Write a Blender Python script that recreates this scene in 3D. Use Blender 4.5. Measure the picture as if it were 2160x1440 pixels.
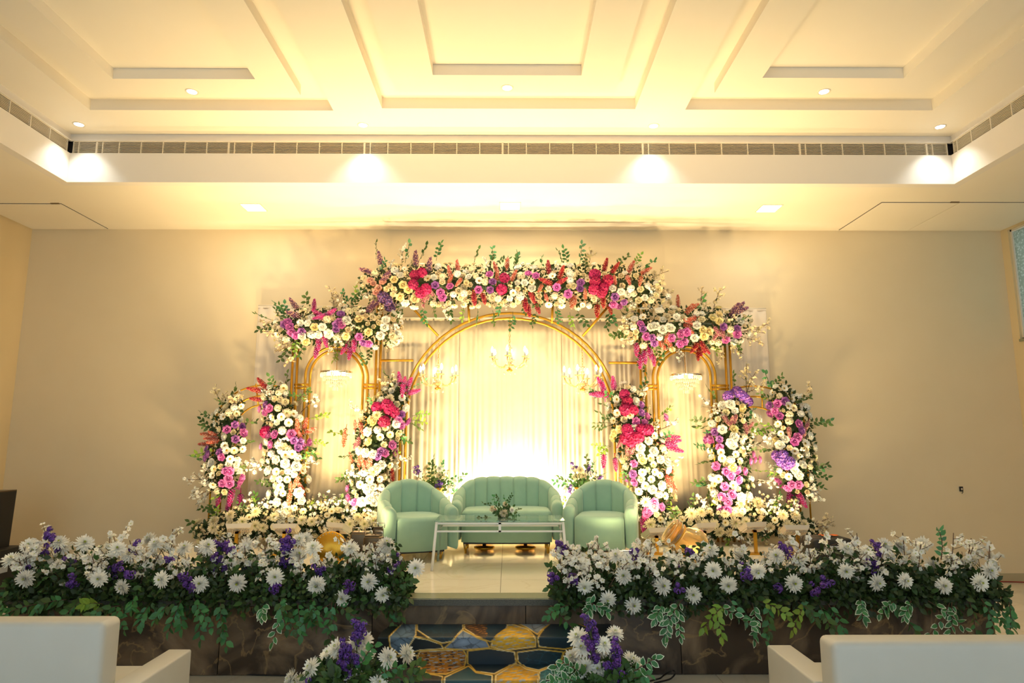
import bpy, bmesh, math, random
import numpy as np
from mathutils import Vector, Matrix, Quaternion
random.seed(7); PI = math.pi
S = bpy.context.scene
for o in list(bpy.data.objects): bpy.data.objects.remove(o)
C = S.collection
# ------------------------------------------------------------------ camera
F, PITCH, YAW, H = 1400.0, math.atan(215/1400), math.atan(8/1400), 1.72
cd = bpy.data.cameras.new('camera'); cd.sensor_width = 36; cd.lens = F*36/2160; cd.clip_start = .05
cam = bpy.data.objects.new('camera', cd); C.objects.link(cam)
cam.location = (0, 0, H); cam.rotation_euler = (PI/2+PITCH, 0, -YAW); S.camera = cam
# ------------------------------------------------------------------ world, exposure, daylight from the open rear of the hall
w = bpy.data.worlds.new('world'); S.world = w; w.use_nodes = True
w.node_tree.nodes['Background'].inputs[0].default_value = (.78, .93, 1.0, 1)
w.node_tree.nodes['Background'].inputs[1].default_value = .78
S.view_settings.view_transform = 'Standard'; S.view_settings.look = 'None'
S.view_settings.gamma = 1; S.view_settings.use_curve_mapping = False
S.view_settings.exposure = 0.48
WARM = (1.0, .72, .35); COOL = (.93, 1.0, .98)
P_CURTAIN, P_FLOOD, P_FRONT, P_SPOT, P_SQUARE = 34, 14, 34, 26, 7

# ------------------------------------------------------------------ helpers
def ray(u, v):
    a = ((u-1080)/F, 1.0, (720-v)/F); c, s = math.cos(PITCH), math.sin(PITCH)
    a = (a[0], a[1]*c-a[2]*s, a[1]*s+a[2]*c); c, s = math.cos(YAW), math.sin(YAW)
    return Vector((a[0]*c+a[1]*s, -a[0]*s+a[1]*c, a[2]))
def PY(u, v, Y): d = ray(u, v); return Vector((0, 0, H))+d*(Y/d.y)
def PZ(u, v, Z): d = ray(u, v); return Vector((0, 0, H))+d*((Z-H)/d.z)
def lin(h):
    h = h.lstrip('#'); c = [int(h[i:i+2], 16)/255 for i in (0, 2, 4)]
    return tuple(x/12.92 if x <= .04045 else ((x+.055)/1.055)**2.4 for x in c)+(1,)
def mat(name, color, rough=.6, metal=0, vary=0, trans=0, emit=0, noise=None, bump=0, coat=0, glass=0, spec=None):
    m = bpy.data.materials.new(name); m.use_nodes = True; nt = m.node_tree; N, L = nt.nodes, nt.links
    b = N['Principled BSDF']; c = lin(color) if isinstance(color, str) else color
    b.inputs['Base Color'].default_value = c; b.inputs['Roughness'].default_value = rough; b.inputs['Metallic'].default_value = metal
    if spec is not None: b.inputs['Specular IOR Level'].default_value = spec
    if coat: b.inputs['Coat Weight'].default_value = coat
    if glass: b.inputs['Transmission Weight'].default_value = glass
    if emit:
        b.inputs['Emission Color'].default_value = c; b.inputs['Emission Strength'].default_value = emit
    src = None
    if noise:
        c2, scale, detail = noise
        tc = N.new('ShaderNodeTexCoord'); n = N.new('ShaderNodeTexNoise'); n.inputs['Scale'].default_value = scale; n.inputs['Detail'].default_value = detail
        L.new(tc.outputs['Object'], n.inputs['Vector'])
        mx = N.new('ShaderNodeMix'); mx.data_type = 'RGBA'; mx.inputs[6].default_value = c; mx.inputs[7].default_value = lin(c2)
        L.new(n.outputs['Fac'], mx.inputs[0]); src = mx.outputs[2]
        if bump:
            bp = N.new('ShaderNodeBump'); bp.inputs['Strength'].default_value = bump; bp.inputs['Distance'].default_value = .01
            L.new(n.outputs['Fac'], bp.inputs['Height']); L.new(bp.outputs[0], b.inputs['Normal'])
    if vary:
        oi = N.new('ShaderNodeObjectInfo'); hs = N.new('ShaderNodeHueSaturation'); mr = N.new('ShaderNodeMapRange')
        mr.inputs[3].default_value = 1-vary; mr.inputs[4].default_value = 1+vary*.6
        L.new(oi.outputs['Random'], mr.inputs[0]); L.new(mr.outputs[0], hs.inputs['Value'])
        mr2 = N.new('ShaderNodeMapRange'); mr2.inputs[3].default_value = .5-vary*.06; mr2.inputs[4].default_value = .5+vary*.06
        mth = N.new('ShaderNodeMath'); mth.operation = 'FRACT'; m7 = N.new('ShaderNodeMath'); m7.operation = 'MULTIPLY'; m7.inputs[1].default_value = 7.31
        L.new(oi.outputs['Random'], m7.inputs[0]); L.new(m7.outputs[0], mth.inputs[0]); L.new(mth.outputs[0], mr2.inputs[0]); L.new(mr2.outputs[0], hs.inputs['Hue'])
        if src: L.new(src, hs.inputs['Color'])
        else: hs.inputs['Color'].default_value = c
        src = hs.outputs[0]
    if src: L.new(src, b.inputs['Base Color'])
    if trans:
        t = N.new('ShaderNodeBsdfTranslucent'); ms = N.new('ShaderNodeMixShader'); ms.inputs[0].default_value = trans
        t.inputs[0].default_value = c
        if src: L.new(src, t.inputs[0])
        L.new(b.outputs[0], ms.inputs[1]); L.new(t.outputs[0], ms.inputs[2]); L.new(ms.outputs[0], N['Material Output'].inputs[0])
    return m
M = {}
M['wall'] = mat('wall_paint', '#dfceab', .75, noise=('#e3d3b1', 3, 2))
M['sidewall'] = mat('side_wall_paint', '#dcc596', .75, noise=('#e0ca9e', 3, 2))
M['ceil'] = mat('ceiling_paint', '#f0e6d2', .7, noise=('#f3ead8', 2, 2))
M['bulk'] = mat('bulkhead_paint', '#ece4d8', .7)
M['gold'] = mat('gold_paint', '#c9962f', .36, .75)
M['gold2'] = mat('bright_gold', '#e0a83a', .25, .9)
M['curtain'] = mat('cream_curtain', '#e2d6bc', .8, trans=.18, noise=('#dbcdb0', 9, 3))
M['sheer'] = mat('white_sheer', '#e9dfd0', .8, trans=.3)
M['velvet'] = mat('mint_velvet', '#98bda6', .8, noise=('#8db39c', 14, 3), bump=.12)
M['velvet'].node_tree.nodes['Principled BSDF'].inputs['Sheen Weight'].default_value = .35
M['seam'] = mat('dark_seam', '#35564d', .9)
M['chrome'] = mat('chrome', '#e6e6e2', .12, 1)
M['acrylic'] = mat('clear_acrylic', '#f4fbf6', .04, glass=.85, coat=.3)
M['glass'] = mat('table_glass', '#dff0e4', .02, glass=.92)
M['leaf'] = mat('dark_leaf', '#4a6a34', .5, vary=.4, trans=.3)
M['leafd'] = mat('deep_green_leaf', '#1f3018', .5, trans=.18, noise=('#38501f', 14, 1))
M['leafm'] = mat('mid_green_leaf', '#4f8f58', .42, vary=.35, trans=.3)
M['leafl'] = mat('lime_leaf', '#93b84a', .45, vary=.3, trans=.3)
M['leafedge'] = mat('white_leaf_edge', '#dfe6d0', .5)
M['stem'] = mat('green_stem', '#4b5a2c', .6)
M['twig'] = mat('brown_twig', '#5b4030', .7)
for k, h in dict(white='#f8f7ee', cream='#f4ebca', butter='#f4e6b4', ivory='#e6d8b4', magenta='#b8155a', pink='#d97fc6', violet='#b074be', hotpink='#dc3f92',
                 coral='#e0765f', crimson='#b42440', mauve='#96648c', purple='#8656c4', blush='#efbfae', deep='#5d3f86', dusty='#c4788c').items():
    M[k] = mat(k+'_petal', h, .62, vary=.16, trans=.22)
M['yellow'] = mat('yellow_centre', '#c7a53a', .7); M['brown'] = mat('brown_centre', '#6e5326', .8)
M['lime'] = mat('lime_centre', '#cfd46a', .7)
M['black'] = mat('black_plastic', '#14120f', .5); M['darkgrille'] = mat('dark_duct', '#2a2420', .9)
M['grille'] = mat('grille_bars', '#e8dcc4', .5, .2)
M['whitemetal'] = mat('white_metal', '#ddd3c0', .5, .1); M['greymetal'] = mat('grey_metal', '#aab2bd', .45, .3)
M['bronze'] = mat('brushed_bronze', '#7a6850', .32, .85, noise=('#5a4a38', 3, 2))
M['leather'] = mat('white_leather', '#c6c6bf', .42, noise=('#bdbdb5', 5, 4), bump=.06)
M['lamp'] = mat('lamp_white', (1, .98, .92, 1), emit=9); M['bulb'] = mat('bulb_glow', (1, .88, .6, 1), emit=26); M['warmlamp'] = mat('flood_panel', (1, .8, .45, 1), emit=7)
M['amber'] = mat('amber_glass', '#f6dea0', .06, glass=.8, coat=.5); M['crystal'] = mat('crystal', '#fbf3e0', .05, glass=.55, coat=.5)
M['granite'] = mat('black_granite', '#222423', .22, noise=('#66675f', 160, 2))
M['granitetop'] = mat('green_granite', '#8a876a', .14, noise=('#99967a', 60, 3))
M['cable'] = mat('black_cable', '#15120f', .6); M['redcable'] = mat('red_cable', '#8a2c22', .6)
M['whiteplastic'] = mat('white_plastic', '#e8dfca', .5)
M['orange'] = mat('orange_cloth', '#c8641e', .8)
M['skirting'] = mat('skirting_tile', '#b5a888', .3)
M['painted_glint'] = mat('painted_glint_acrylic', '#fbfbf6', .2, coat=.6, glass=.15)  # white base colour paints in highlights on the coffee table's front legs and rails
M['edgegold'] = mat('gold_edge', '#6a5a2a', .4, .4)
def marble(name, base, vein, cloud, rough, scale):
    m = mat(name, base, rough); nt = m.node_tree; N, L = nt.nodes, nt.links; b = N['Principled BSDF']
    tc = N.new('ShaderNodeTexCoord'); oi = N.new('ShaderNodeObjectInfo'); ad = N.new('ShaderNodeVectorMath'); ad.operation = 'MULTIPLY_ADD'
    L.new(oi.outputs['Random'], ad.inputs[0]); ad.inputs[1].default_value = (31, 17, 23); L.new(tc.outputs['Object'], ad.inputs[2])
    n1 = N.new('ShaderNodeTexNoise'); n1.inputs['Scale'].default_value = scale; n1.inputs['Detail'].default_value = 7; n1.inputs['Distortion'].default_value = 1.2
    n2 = N.new('ShaderNodeTexNoise'); n2.inputs['Scale'].default_value = scale*.7; n2.inputs['Detail'].default_value = 5; n2.inputs['Distortion'].default_value = 2.6
    L.new(ad.outputs[0], n1.inputs[0]); L.new(ad.outputs[0], n2.inputs[0])
    r1 = N.new('ShaderNodeValToRGB'); r1.color_ramp.elements[0].position = .45; r1.color_ramp.elements[1].position = .72
    r1.color_ramp.elements[0].color = lin(base); r1.color_ramp.elements[1].color = lin(cloud); L.new(n1.outputs[0], r1.inputs[0])
    s = N.new('ShaderNodeMath'); s.operation = 'SUBTRACT'; s.inputs[1].default_value = .5; L.new(n2.outputs[0], s.inputs[0])
    a = N.new('ShaderNodeMath'); a.operation = 'ABSOLUTE'; L.new(s.outputs[0], a.inputs[0])
    r2 = N.new('ShaderNodeMapRange'); r2.inputs[1].default_value = 0; r2.inputs[2].default_value = .022; r2.inputs[3].default_value = .55; r2.inputs[4].default_value = 0; L.new(a.outputs[0], r2.inputs[0])
    mx = N.new('ShaderNodeMix'); mx.data_type = 'RGBA'; L.new(r2.outputs[0], mx.inputs[0]); L.new(r1.outputs[0], mx.inputs[6]); mx.inputs[7].default_value = lin(vein)
    L.new(mx.outputs[2], b.inputs['Base Color']); return m
M['brownmarble'] = marble('brown_marble', '#372b22', '#9c8058', '#8d7860', .24, 1.7)
M['creamtile'] = marble('cream_marble_tile', '#e6dec8', '#d8ccb0', '#ece5d2', .1, .8)
M['hallfloor'] = marble('hall_floor_tile', '#cfc7b4', '#c2b8a2', '#d9d2c1', .2, .7)

class MB:
    def __init__(s): s.v, s.f, s.m, s.smooth = [], [], [], []
    def add(s, vs, fs, mi=0, sm=True):
        o = len(s.v); s.v += [tuple(v) for v in vs]; s.f += [tuple(i+o for i in f) for f in fs]; s.m += [mi]*len(fs); s.smooth += [sm]*len(fs); return s
    def box(s, x0, x1, y0, y1, z0, z1, mi=0):
        return s.add([(x, y, z) for z in (z0, z1) for y in (y0, y1) for x in (x0, x1)], [(0, 2, 3, 1), (4, 5, 7, 6), (0, 1, 5, 4), (2, 6, 7, 3), (0, 4, 6, 2), (1, 3, 7, 5)], mi, False)
    def tube(s, pts, r, n=6, mi=0, cap=True):
        pts = [Vector(p) for p in pts]; rs = r if isinstance(r, (list, tuple)) else [r]*len(pts); vs, fs = [], []; pa = None
        for i, p in enumerate(pts):
            t = (pts[min(i+1, len(pts)-1)]-pts[max(i-1, 0)]).normalized()
            if pa is None: pa = t.orthogonal().normalized()
            pa = (pa-t*pa.dot(t)).normalized(); pb = t.cross(pa)
            vs += [p+(pa*math.cos(2*PI*k/n)+pb*math.sin(2*PI*k/n))*rs[i] for k in range(n)]
        for i in range(len(pts)-1):
            for k in range(n): fs.append((i*n+k, i*n+(k+1) % n, (i+1)*n+(k+1) % n, (i+1)*n+k))
        if cap: fs += [tuple(range(n-1, -1, -1)), tuple((len(pts)-1)*n+k for k in range(n))]
        return s.add(vs, fs, mi)
    def lathe(s, prof, n=16, mi=0, c=(0, 0, 0)):
        vs = [(c[0]+r*math.cos(2*PI*k/n), c[1]+r*math.sin(2*PI*k/n), c[2]+z) for r, z in prof for k in range(n)]; fs = []
        for i in range(len(prof)-1):
            for k in range(n): fs.append((i*n+k, i*n+(k+1) % n, (i+1)*n+(k+1) % n, (i+1)*n+k))
        if prof[0][0] > 1e-5: fs.append(tuple(range(n-1, -1, -1)))
        if prof[-1][0] > 1e-5: fs.append(tuple((len(prof)-1)*n+k for k in range(n)))
        return s.add(vs, fs, mi)
    def ball(s, c, r, mi=0, n=6, sq=(1, 1, 1)):
        c = Vector(c); vs = [c+Vector((0, 0, -r*sq[2]))]; m = max(2, n//2)
        for i in range(1, m):
            a = -PI/2+PI*i/m
            vs += [c+Vector((r*sq[0]*math.cos(a)*math.cos(2*PI*k/n), r*sq[1]*math.cos(a)*math.sin(2*PI*k/n), r*sq[2]*math.sin(a))) for k in range(n)]
        vs.append(c+Vector((0, 0, r*sq[2]))); fs = [(0, 1+(k+1) % n, 1+k) for k in range(n)]
        for i in range(m-2):
            for k in range(n): fs.append((1+i*n+k, 1+i*n+(k+1) % n, 1+(i+1)*n+(k+1) % n, 1+(i+1)*n+k))
        b = 1+(m-2)*n; fs += [(b+k, b+(k+1) % n, len(vs)-1) for k in range(n)]
        return s.add(vs, fs, mi)
    def mesh(s, name, mats):
        me = bpy.data.meshes.new(name); me.from_pydata(s.v, [], s.f)
        for m in (mats if isinstance(mats, (list, tuple)) else [mats]): me.materials.append(m)
        me.polygons.foreach_set('material_index', s.m); me.polygons.foreach_set('use_smooth', s.smooth); me.update(); return me
def link(name, me, parent=None, mtx=None, **p):
    o = bpy.data.objects.new(name, me); C.objects.link(o)
    if parent is not None: o.parent = parent
    if mtx is not None: o.matrix_basis = mtx
    for k, v in p.items():
        if v: o[k] = v
    return o
def build(mb, name, mats, parent=None, mtx=None, **p): return link(name, mb.mesh(name, mats), parent, mtx, **p)
def thing(name, label, cat, loc=(0, 0, 0), rz=0, group=None):
    o = link(name, None, None, Matrix.Translation(loc) @ Matrix.Rotation(rz, 4, 'Z'), label=label, category=cat, group=group); o.empty_display_size = .1; return o
def struct(mb, name, mats, parent=None, label=None, **p): return build(mb, name, mats, parent, kind=None if parent else 'structure', label=label, **p)
def box(name, m, x0, x1, y0, y1, z0, z1, parent=None, **p):
    return build(MB().box(x0, x1, y0, y1, z0, z1), name, m, parent, **p)
def rbox_mesh(name, sx, sy, sz, bev, m, seg=3):
    bm = bmesh.new(); bmesh.ops.create_cube(bm, size=1); bmesh.ops.scale(bm, vec=(sx, sy, sz), verts=bm.verts)
    bmesh.ops.bevel(bm, geom=list(bm.edges), offset=bev, segments=seg, affect='EDGES', profile=.5)
    me = bpy.data.meshes.new(name); bm.to_mesh(me); bm.free(); me.materials.append(m)
    me.polygons.foreach_set('use_smooth', [True]*len(me.polygons)); me.update(); return me
def light(name, kind, loc, target, power, color, parent=None, size=.2, size_y=None, spot=None, blend=.5, spread=None):
    d = bpy.data.lights.new(name, kind); d.energy = power; d.color = color
    if kind == 'AREA':
        d.size = size
        if size_y: d.shape = 'RECTANGLE'; d.size_y = size_y
    else: d.shadow_soft_size = size
    if kind == 'AREA' and spread: d.spread = spread
    if spot: d.spot_size = spot; d.spot_blend = blend
    o = bpy.data.objects.new(name, d); C.objects.link(o)
    q = (Vector(target)-Vector(loc)).to_track_quat('-Z', 'Y'); o.matrix_basis = Matrix.Translation(loc) @ q.to_matrix().to_4x4()
    if parent is not None: o.parent = parent; o.matrix_parent_inverse = parent.matrix_basis.inverted()
    return o
def copy_tree(o, label=None, parent=None, mtx=None):
    c = o.copy(); C.objects.link(c)
    if parent is not None: c.parent = parent
    if mtx is not None: c.matrix_basis = mtx
    if label: c['label'] = label
    for ch in list(o.children): copy_tree(ch, None, c)
    return c

# ------------------------------------------------------------------ room shell
W = 8.70; ZS = PY(1072, 485, W).z; YB = PZ(1072, 386, ZS).y; ZC = PY(1072, 283, YB).z
XL = PY(68, 485, W).x; XR = PY(2110, 488, W).x; BL = PZ(148, 388, ZS).x; BR = PZ(2013, 388, ZS).x; REAR = -1.0; STG = .55
struct(MB().box(XL-.15, XR+.15, W, W+.15, 0, ZC+.2), 'wall_back', M['wall'])
struct(MB().box(XL-.15, XL, REAR, W, 0, ZC+.2), 'wall_left', M['sidewall'])
wy0, wy1, wz0, wz1 = 6.2, W-.13, PY(2137, 716, W-.12).z, ZS-.03
rw = MB()
for a in ((REAR, wy0, 0, ZC+.2), (wy1, W, 0, ZC+.2), (wy0, wy1, 0, wz0), (wy0, wy1, wz1, ZC+.2)): rw.box(XR, XR+.25, *a)
struct(rw, 'wall_right', M['sidewall'])
wn = struct(MB().box(XR+.03, XR+.07, wy0, wy1, wz0, wz0+.025).box(XR+.03, XR+.07, wy0, wy1, wz1-.025, wz1).box(XR+.03, XR+.07, wy0, wy0+.025, wz0, wz1).box(XR+.03, XR+.07, wy1-.025, wy1, wz0, wz1), 'window_1', M['whitemetal'], label='high frosted window in the right wall')
gm = mat('frosted_glass', '#dfe8e2', .5, trans=.75); nt = gm.node_tree; vo = nt.nodes.new('ShaderNodeTexVoronoi'); vo.inputs['Scale'].default_value = 32
tc = nt.nodes.new('ShaderNodeTexCoord'); nt.links.new(tc.outputs['Object'], vo.inputs['Vector']); rr = nt.nodes.new('ShaderNodeValToRGB')
rr.color_ramp.elements[0].color = lin('#f6fbf8'); rr.color_ramp.elements[1].color = lin('#b4c0b6'); rr.color_ramp.elements[1].position = .6; nt.links.new(vo.outputs['Distance'], rr.inputs[0])
for n in nt.nodes:
    if n.type == 'BSDF_TRANSLUCENT': nt.links.new(rr.outputs[0], n.inputs[0])
    if n.type == 'BSDF_PRINCIPLED': nt.links.new(rr.outputs[0], n.inputs['Base Color'])
build(MB().box(XR+.04, XR+.06, wy0+.04, wy1-.04, wz0+.04, wz1-.04), 'window_pane', gm, wn)
struct(MB().box(XR-.02, XR+.05, wy0, wy1, wz0-.03, wz0+.004), 'window_sill', M['granitetop'], wn)
fl = struct(MB().box(XL, XR, REAR, W, -.12, -.012), 'floor', mat('grout', '#8e877a', .9))
tile = MB().box(0, .796, 0, .796, -.012, 0).mesh('floor_tile', M['hallfloor'])
x = XL+.02
SX0, SX1, SY0 = PY(38, 1300, 5.4).x, PY(2075, 1300, 5.4).x, PZ(1072, 1262, STG).y
while x < XR-.1:
    y = 2.4
    while y < W-.05:
        if not (x > SX0 and x+.8 < SX1 and y > SY0): link('floor_tile', tile, fl, Matrix.Translation((x, y, 0)) @ Matrix.Diagonal((min(1, (XR-x)/.797), min(1, (W-y)/.797), 1, 1)))
        y += .8
    x += .8
box('floor_slab', M['hallfloor'], XL, XR, REAR, 2.398, -.012, 0, fl)
struct(MB().box(XL, XR, W-.015, W, 0, .1), 'baseboard_back', M['skirting'])
struct(MB().box(XL, XL+.015, REAR, W, 0, .1), 'baseboard_left', M['skirting'])
struct(MB().box(XR-.015, XR, REAR, W, 0, .1), 'baseboard_right', M['skirting'])
# soffit round the hall and the bulkhead that rises from it (slot for the linear grille, recessed lip above)
so = MB(); so.box(XL, XR, YB+.1, W, ZS, ZS+.12); so.box(XL, BL-.1, REAR, YB+.1, ZS, ZS+.12); so.box(BR+.1, XR, REAR, YB+.1, ZS, ZS+.12)
struct(so, 'trim_1', M['ceil'], label='low soffit running round the hall')
zg0, zg1 = PY(1072, 325, YB).z, PY(1072, 299, YB).z
bk = MB()
bk.box(BL, BR, YB, YB+.1, ZS, zg0); bk.box(BL-.1, BL, REAR, YB+.1, ZS, zg0); bk.box(BR, BR+.1, REAR, YB+.1, ZS, zg0)
bk.box(BL-.05, BR+.05, YB+.03, YB+.1, zg1, ZC); bk.box(BL-.1, BL-.03, REAR, YB+.1, zg1, ZC); bk.box(BR+.03, BR+.1, REAR, YB+.1, zg1, ZC)
bk.box(BL, BR, YB, YB+.1, zg1, zg1+.012); bk.box(BL-.1, BL, REAR, YB+.1, zg1, zg1+.012); bk.box(BR, BR+.1, REAR, YB+.1, zg1, zg1+.012)
struct(bk, 'trim_2', M['bulk'], label='pale bulkhead above the soffit')
dk = MB().box(BL-.1, BR+.1, YB+.06, YB+.1, zg0, zg1).box(BL-.1, BL-.06, REAR, YB+.1, zg0, zg1).box(BR+.06, BR+.1, REAR, YB+.1, zg0, zg1)
struct(dk, 'trim_3', M['darkgrille'], label='dark duct behind the air grilles')
# coffered ceiling: three recesses, each with a dropped ring panel
ce = MB(); sc = YB/6.808
R = [(-4.23*sc, -1.773*sc, 6.30*sc), (-1.272*sc, 1.278*sc, 6.25*sc), (1.785*sc, 4.29*sc, 6.26*sc)]   # x0,x1,far y at ceiling level
ry0 = .6; Z1 = ZC+.12
xs = [BL-.1]+[a for r in R for a in r[:2]]+[BR+.1]
for i in range(0, len(xs), 2): ce.box(xs[i], xs[i+1], REAR, YB+.1, ZC, Z1+.15)
for r in R:
    ce.box(r[0], r[1], r[2], YB+.1, ZC, Z1+.15); ce.box(r[0], r[1], REAR, ry0, ZC, Z1+.15); ce.box(r[0], r[1], ry0, r[2], Z1, Z1+.15)
struct(ce, 'ceiling', M['ceil'])
I = [(-3.67*sc, -2.352*sc, 5.735*sc), (-.695*sc, .671*sc, 5.655*sc), (2.348*sc, 3.66*sc, 5.685*sc)]
Sl = [(-4.0*sc, -2.02*sc, 6.02*sc), (-1.08*sc, 1.03*sc, 5.95*sc), (1.99*sc, 4.0*sc, 5.96*sc)]
for i, (r, q) in enumerate(zip(Sl, I)):
    t = MB(); z0, z1 = ZC+.012, Z1
    t.box(r[0], q[0], ry0+.3, r[2], z0, z1); t.box(q[1], r[1], ry0+.3, r[2], z0, z1); t.box(q[0], q[1], q[2], r[2], z0, z1); t.box(q[0], q[1], ry0+.3, ry0+.7, z0, z1)
    struct(t, 'trim_%d' % (4+i), M['ceil'], label='dropped ring panel in the %s ceiling recess' % ('left', 'middle', 'right')[i])
# soffit access hatches
for lab, us in (('left hatch in the soffit beside the left wall', None), ('first hatch in the right soffit, nearer the stage', (1860, 2020)), ('second hatch in the right soffit, in the corner', (2024, 2160))):
    if us:
        a = PZ(us[0], 426, ZS); b = PZ(us[1], 429, ZS); x0, x1, y0, y1 = a.x, b.x if us[1] < 2100 else XR-.02, a.y, W-.03
    else:
        a = PZ(225, 483, ZS); x0, x1, y0, y1 = XL+.02, PZ(150, 440, ZS).x, PZ(110, 429, ZS).y, W-.03
    h = thing('ceiling_hatch', 'flat painted access hatch, '+lab, 'hatch', ((x0+x1)/2, (y0+y1)/2, ZS-.004), 0)
    dx, dy = (x1-x0)/2, (y1-y0)/2
    build(MB().box(-dx+.008, dx-.008, -dy+.008, dy-.008, -.004, .004), 'hatch_panel', M['ceil'], h)
    build(MB().box(-dx, dx, -dy, dy, .001, .004), 'shadow_gap', M['darkgrille'], h)
    build(MB().box(dx-.12, dx-.02, -dy-.02, -dy+.0, -.006, .004), 'latch', M['bronze'], h)

# ------------------------------------------------------------------ air grilles
def grille(p0, p1, inward, label, n=6):
    p0, p1 = Vector(p0), Vector(p1); d = p1-p0; Ln = d.length; ang = math.atan2(d.y, d.x)
    t = thing('air_grille', label, 'air vent', p0, ang, 'linear air grilles of the bulkhead'); hgt = zg1-zg0
    sg = 1 if inward else -1
    s = MB(); m = 9
    for i in range(m): z = hgt*(i+.5)/m; s.box(0, Ln, -.004, .016, z-.002, z+.002)
    build(s, 'slats', M['grille'], t, kind='stuff')
    for z in (0, hgt-.006): build(MB().box(0, Ln, -.006, .02, z, z+.006), 'frame_rail', M['grille'], t)
    for x in [0, .06]+[Ln*(i)/n for i in range(1, n)]+[Ln-.006]:
        build(MB().box(x-.004, x+.006, -.008, .02, .006, hgt-.006), 'divider', M['grille'], t)
us = [150, 203, 482, 769, 1061, 1357, 1689, 1957, 2012]
xs = [PY(u, 312, YB).x for u in us]; xs[0] = BL+.02; xs[-1] = BR-.02
nm = ['corner stub at the far left of the stage wall', 'first long one from the left of the stage wall', 'second long one from the left', 'third long one, left of the middle', 'fourth long one, right of the middle', 'fifth long one from the left', 'last long one at the right of the stage wall', 'corner stub at the far right of the stage wall']
for i in range(8): grille((xs[i], YB+.02, zg0), (xs[i+1]-.005, YB+.02, zg0), True, 'cream slatted linear air grille, '+nm[i], 6 if 0 < i < 7 else 1)
for k in range(2):
    grille((BL-.02, YB-.02-1.75*(k+1), zg0), (BL-.02, YB-.03-1.75*k, zg0), True, 'cream slatted linear air grille on the left bulkhead, '+('in the corner', 'nearer the camera')[k])
    grille((BR+.02, YB-.03-1.75*k, zg0), (BR+.02, YB-.02-1.75*(k+1), zg0), True, 'cream slatted linear air grille on the right bulkhead, '+('in the corner', 'nearer the camera')[k])
# ------------------------------------------------------------------ ceiling lights
dl = [((176, 269), ZC, 'far left by the grille corner', 1), ((765, 262), ZC, 'left of the middle above the grille', 1), ((1381, 260), ZC, 'right of the middle above the grille', 1), ((1983, 267), ZC, 'far right by the grille corner', 1),
      ((405, 193), ZC+.012, 'in the left ring panel', 0), ((1070, 185), ZC+.012, 'in the middle ring panel', 0), ((1738, 193), ZC+.012, 'in the right ring panel', 0)]
for (u, v), z, lab, near in dl:
    p = PZ(u, v, z)
    if near: p.y = YB-.21
    t = thing('downlight', 'small round recessed ceiling downlight, '+lab, 'ceiling light', p, 0, 'round downlights')
    build(MB().lathe([(.045, -.003), (.052, -.008), (.062, -.006), (.064, .002), (.045, .002)], 20), 'trim_ring', M['whiteplastic'], t)
    build(MB().lathe([(.046, -.004), (.0001, -.004)], 20), 'diffuser', M['lamp'], t)
    light('downlight_lamp', 'SPOT', p+Vector((0, 0, -.03)), p+Vector((0, .05 if near else 0, -2)), P_SPOT*(1 if near else .6), COOL, t, .03, spot=math.radians(96), blend=1.0)
for (u, v), lab in (((535, 437), 'left of the three'), ((1076, 434), 'middle one of the three'), ((1622, 439), 'right of the three')):
    p = PZ(u, v, ZS)
    t = thing('square_panel_light', 'square flush ceiling panel light in the soffit, '+lab, 'ceiling light', p, 0, 'square panel lights')
    build(MB().box(-.13, .13, -.13, -.115, -.008, .004).box(-.13, .13, .115, .13, -.008, .004).box(-.13, -.115, -.115, .115, -.008, .004).box(.115, .13, -.115, .115, -.008, .004), 'frame', M['whiteplastic'], t)
    build(MB().box(-.116, .116, -.116, .116, -.005, .003), 'diffuser', M['lamp'], t)
    light('panel_lamp', 'AREA', p+Vector((0, 0, -.012)), p+Vector((0, 0, -2)), P_SQUARE, (1, .9, .7), t, .2)
p = PY(2028, 1031, W-.012)
t = thing('wall_outlet', 'small dark open wall outlet low on the right of the back wall', 'wall outlet', p)
build(MB().box(-.02, .02, -.004, .012, -.03, .03), 'plate', M['black'], t); build(MB().box(-.008, .006, -.012, -.004, -.012, .012), 'plug', M['whitemetal'], t)
build(MB().tube([(0, 0, -.02), (.01, -.012, -.04), (-.004, -.01, -.055)], .004, 5), 'wire_end', M['cable'], t)

# ------------------------------------------------------------------ stage
st = thing('stage', 'low stage faced with dark brown veined marble and a granite edge', 'stage', (0, SY0, 0))
build(MB().box(SX0+.03, SX1-.03, .03, W-SY0-.02, 0, STG-.05), 'core', M['darkgrille'], st)
px = [SX0]+[PY(u, 1350, SY0).x for u in (140, 463, 784, 1109, 1436, 1758)]+[SX1]
for a, b in zip(px, px[1:]): build(MB().box(a+.003, b-.003, 0, .03, .005, STG-.045), 'marble_panel', M['brownmarble'], st, Matrix.Translation((0, random.uniform(-.001, .001), 0)))
for sx in (SX0, SX1):
    for k in range(3): build(MB().box(sx-.012, sx+.018, .032+k*1.1, .032+k*1.1+1.094, .005, STG-.045), 'side_panel', M['brownmarble'], st)
    build(MB().tube([(sx, -.006, 0), (sx, -.006, STG-.05)], .008, 6), 'corner_bead', M['edgegold'], st)
ex = [SX0-.02, -2.4, -.98, .85, 2.5, SX1+.02]
for a, b in zip(ex, ex[1:]):
    build(MB().box(a+.001, b-.001, -.03, .02, STG-.045, STG), 'granite_edge', M['granite'], st)
    build(MB().box(a+.001, b-.001, .02, .2, STG-.03, STG), 'granite_border', M['granitetop'], st)
x = SX0; ti = MB().box(0, .797, 0, .797, -.02, 0).mesh('stage_tile', M['creamtile'])
xs_ = [SX0]
q = -.86-.8*4
while q < SX1:
    if SX0+.1 < q < SX1-.1: xs_.append(q)
    q += .8
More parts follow.
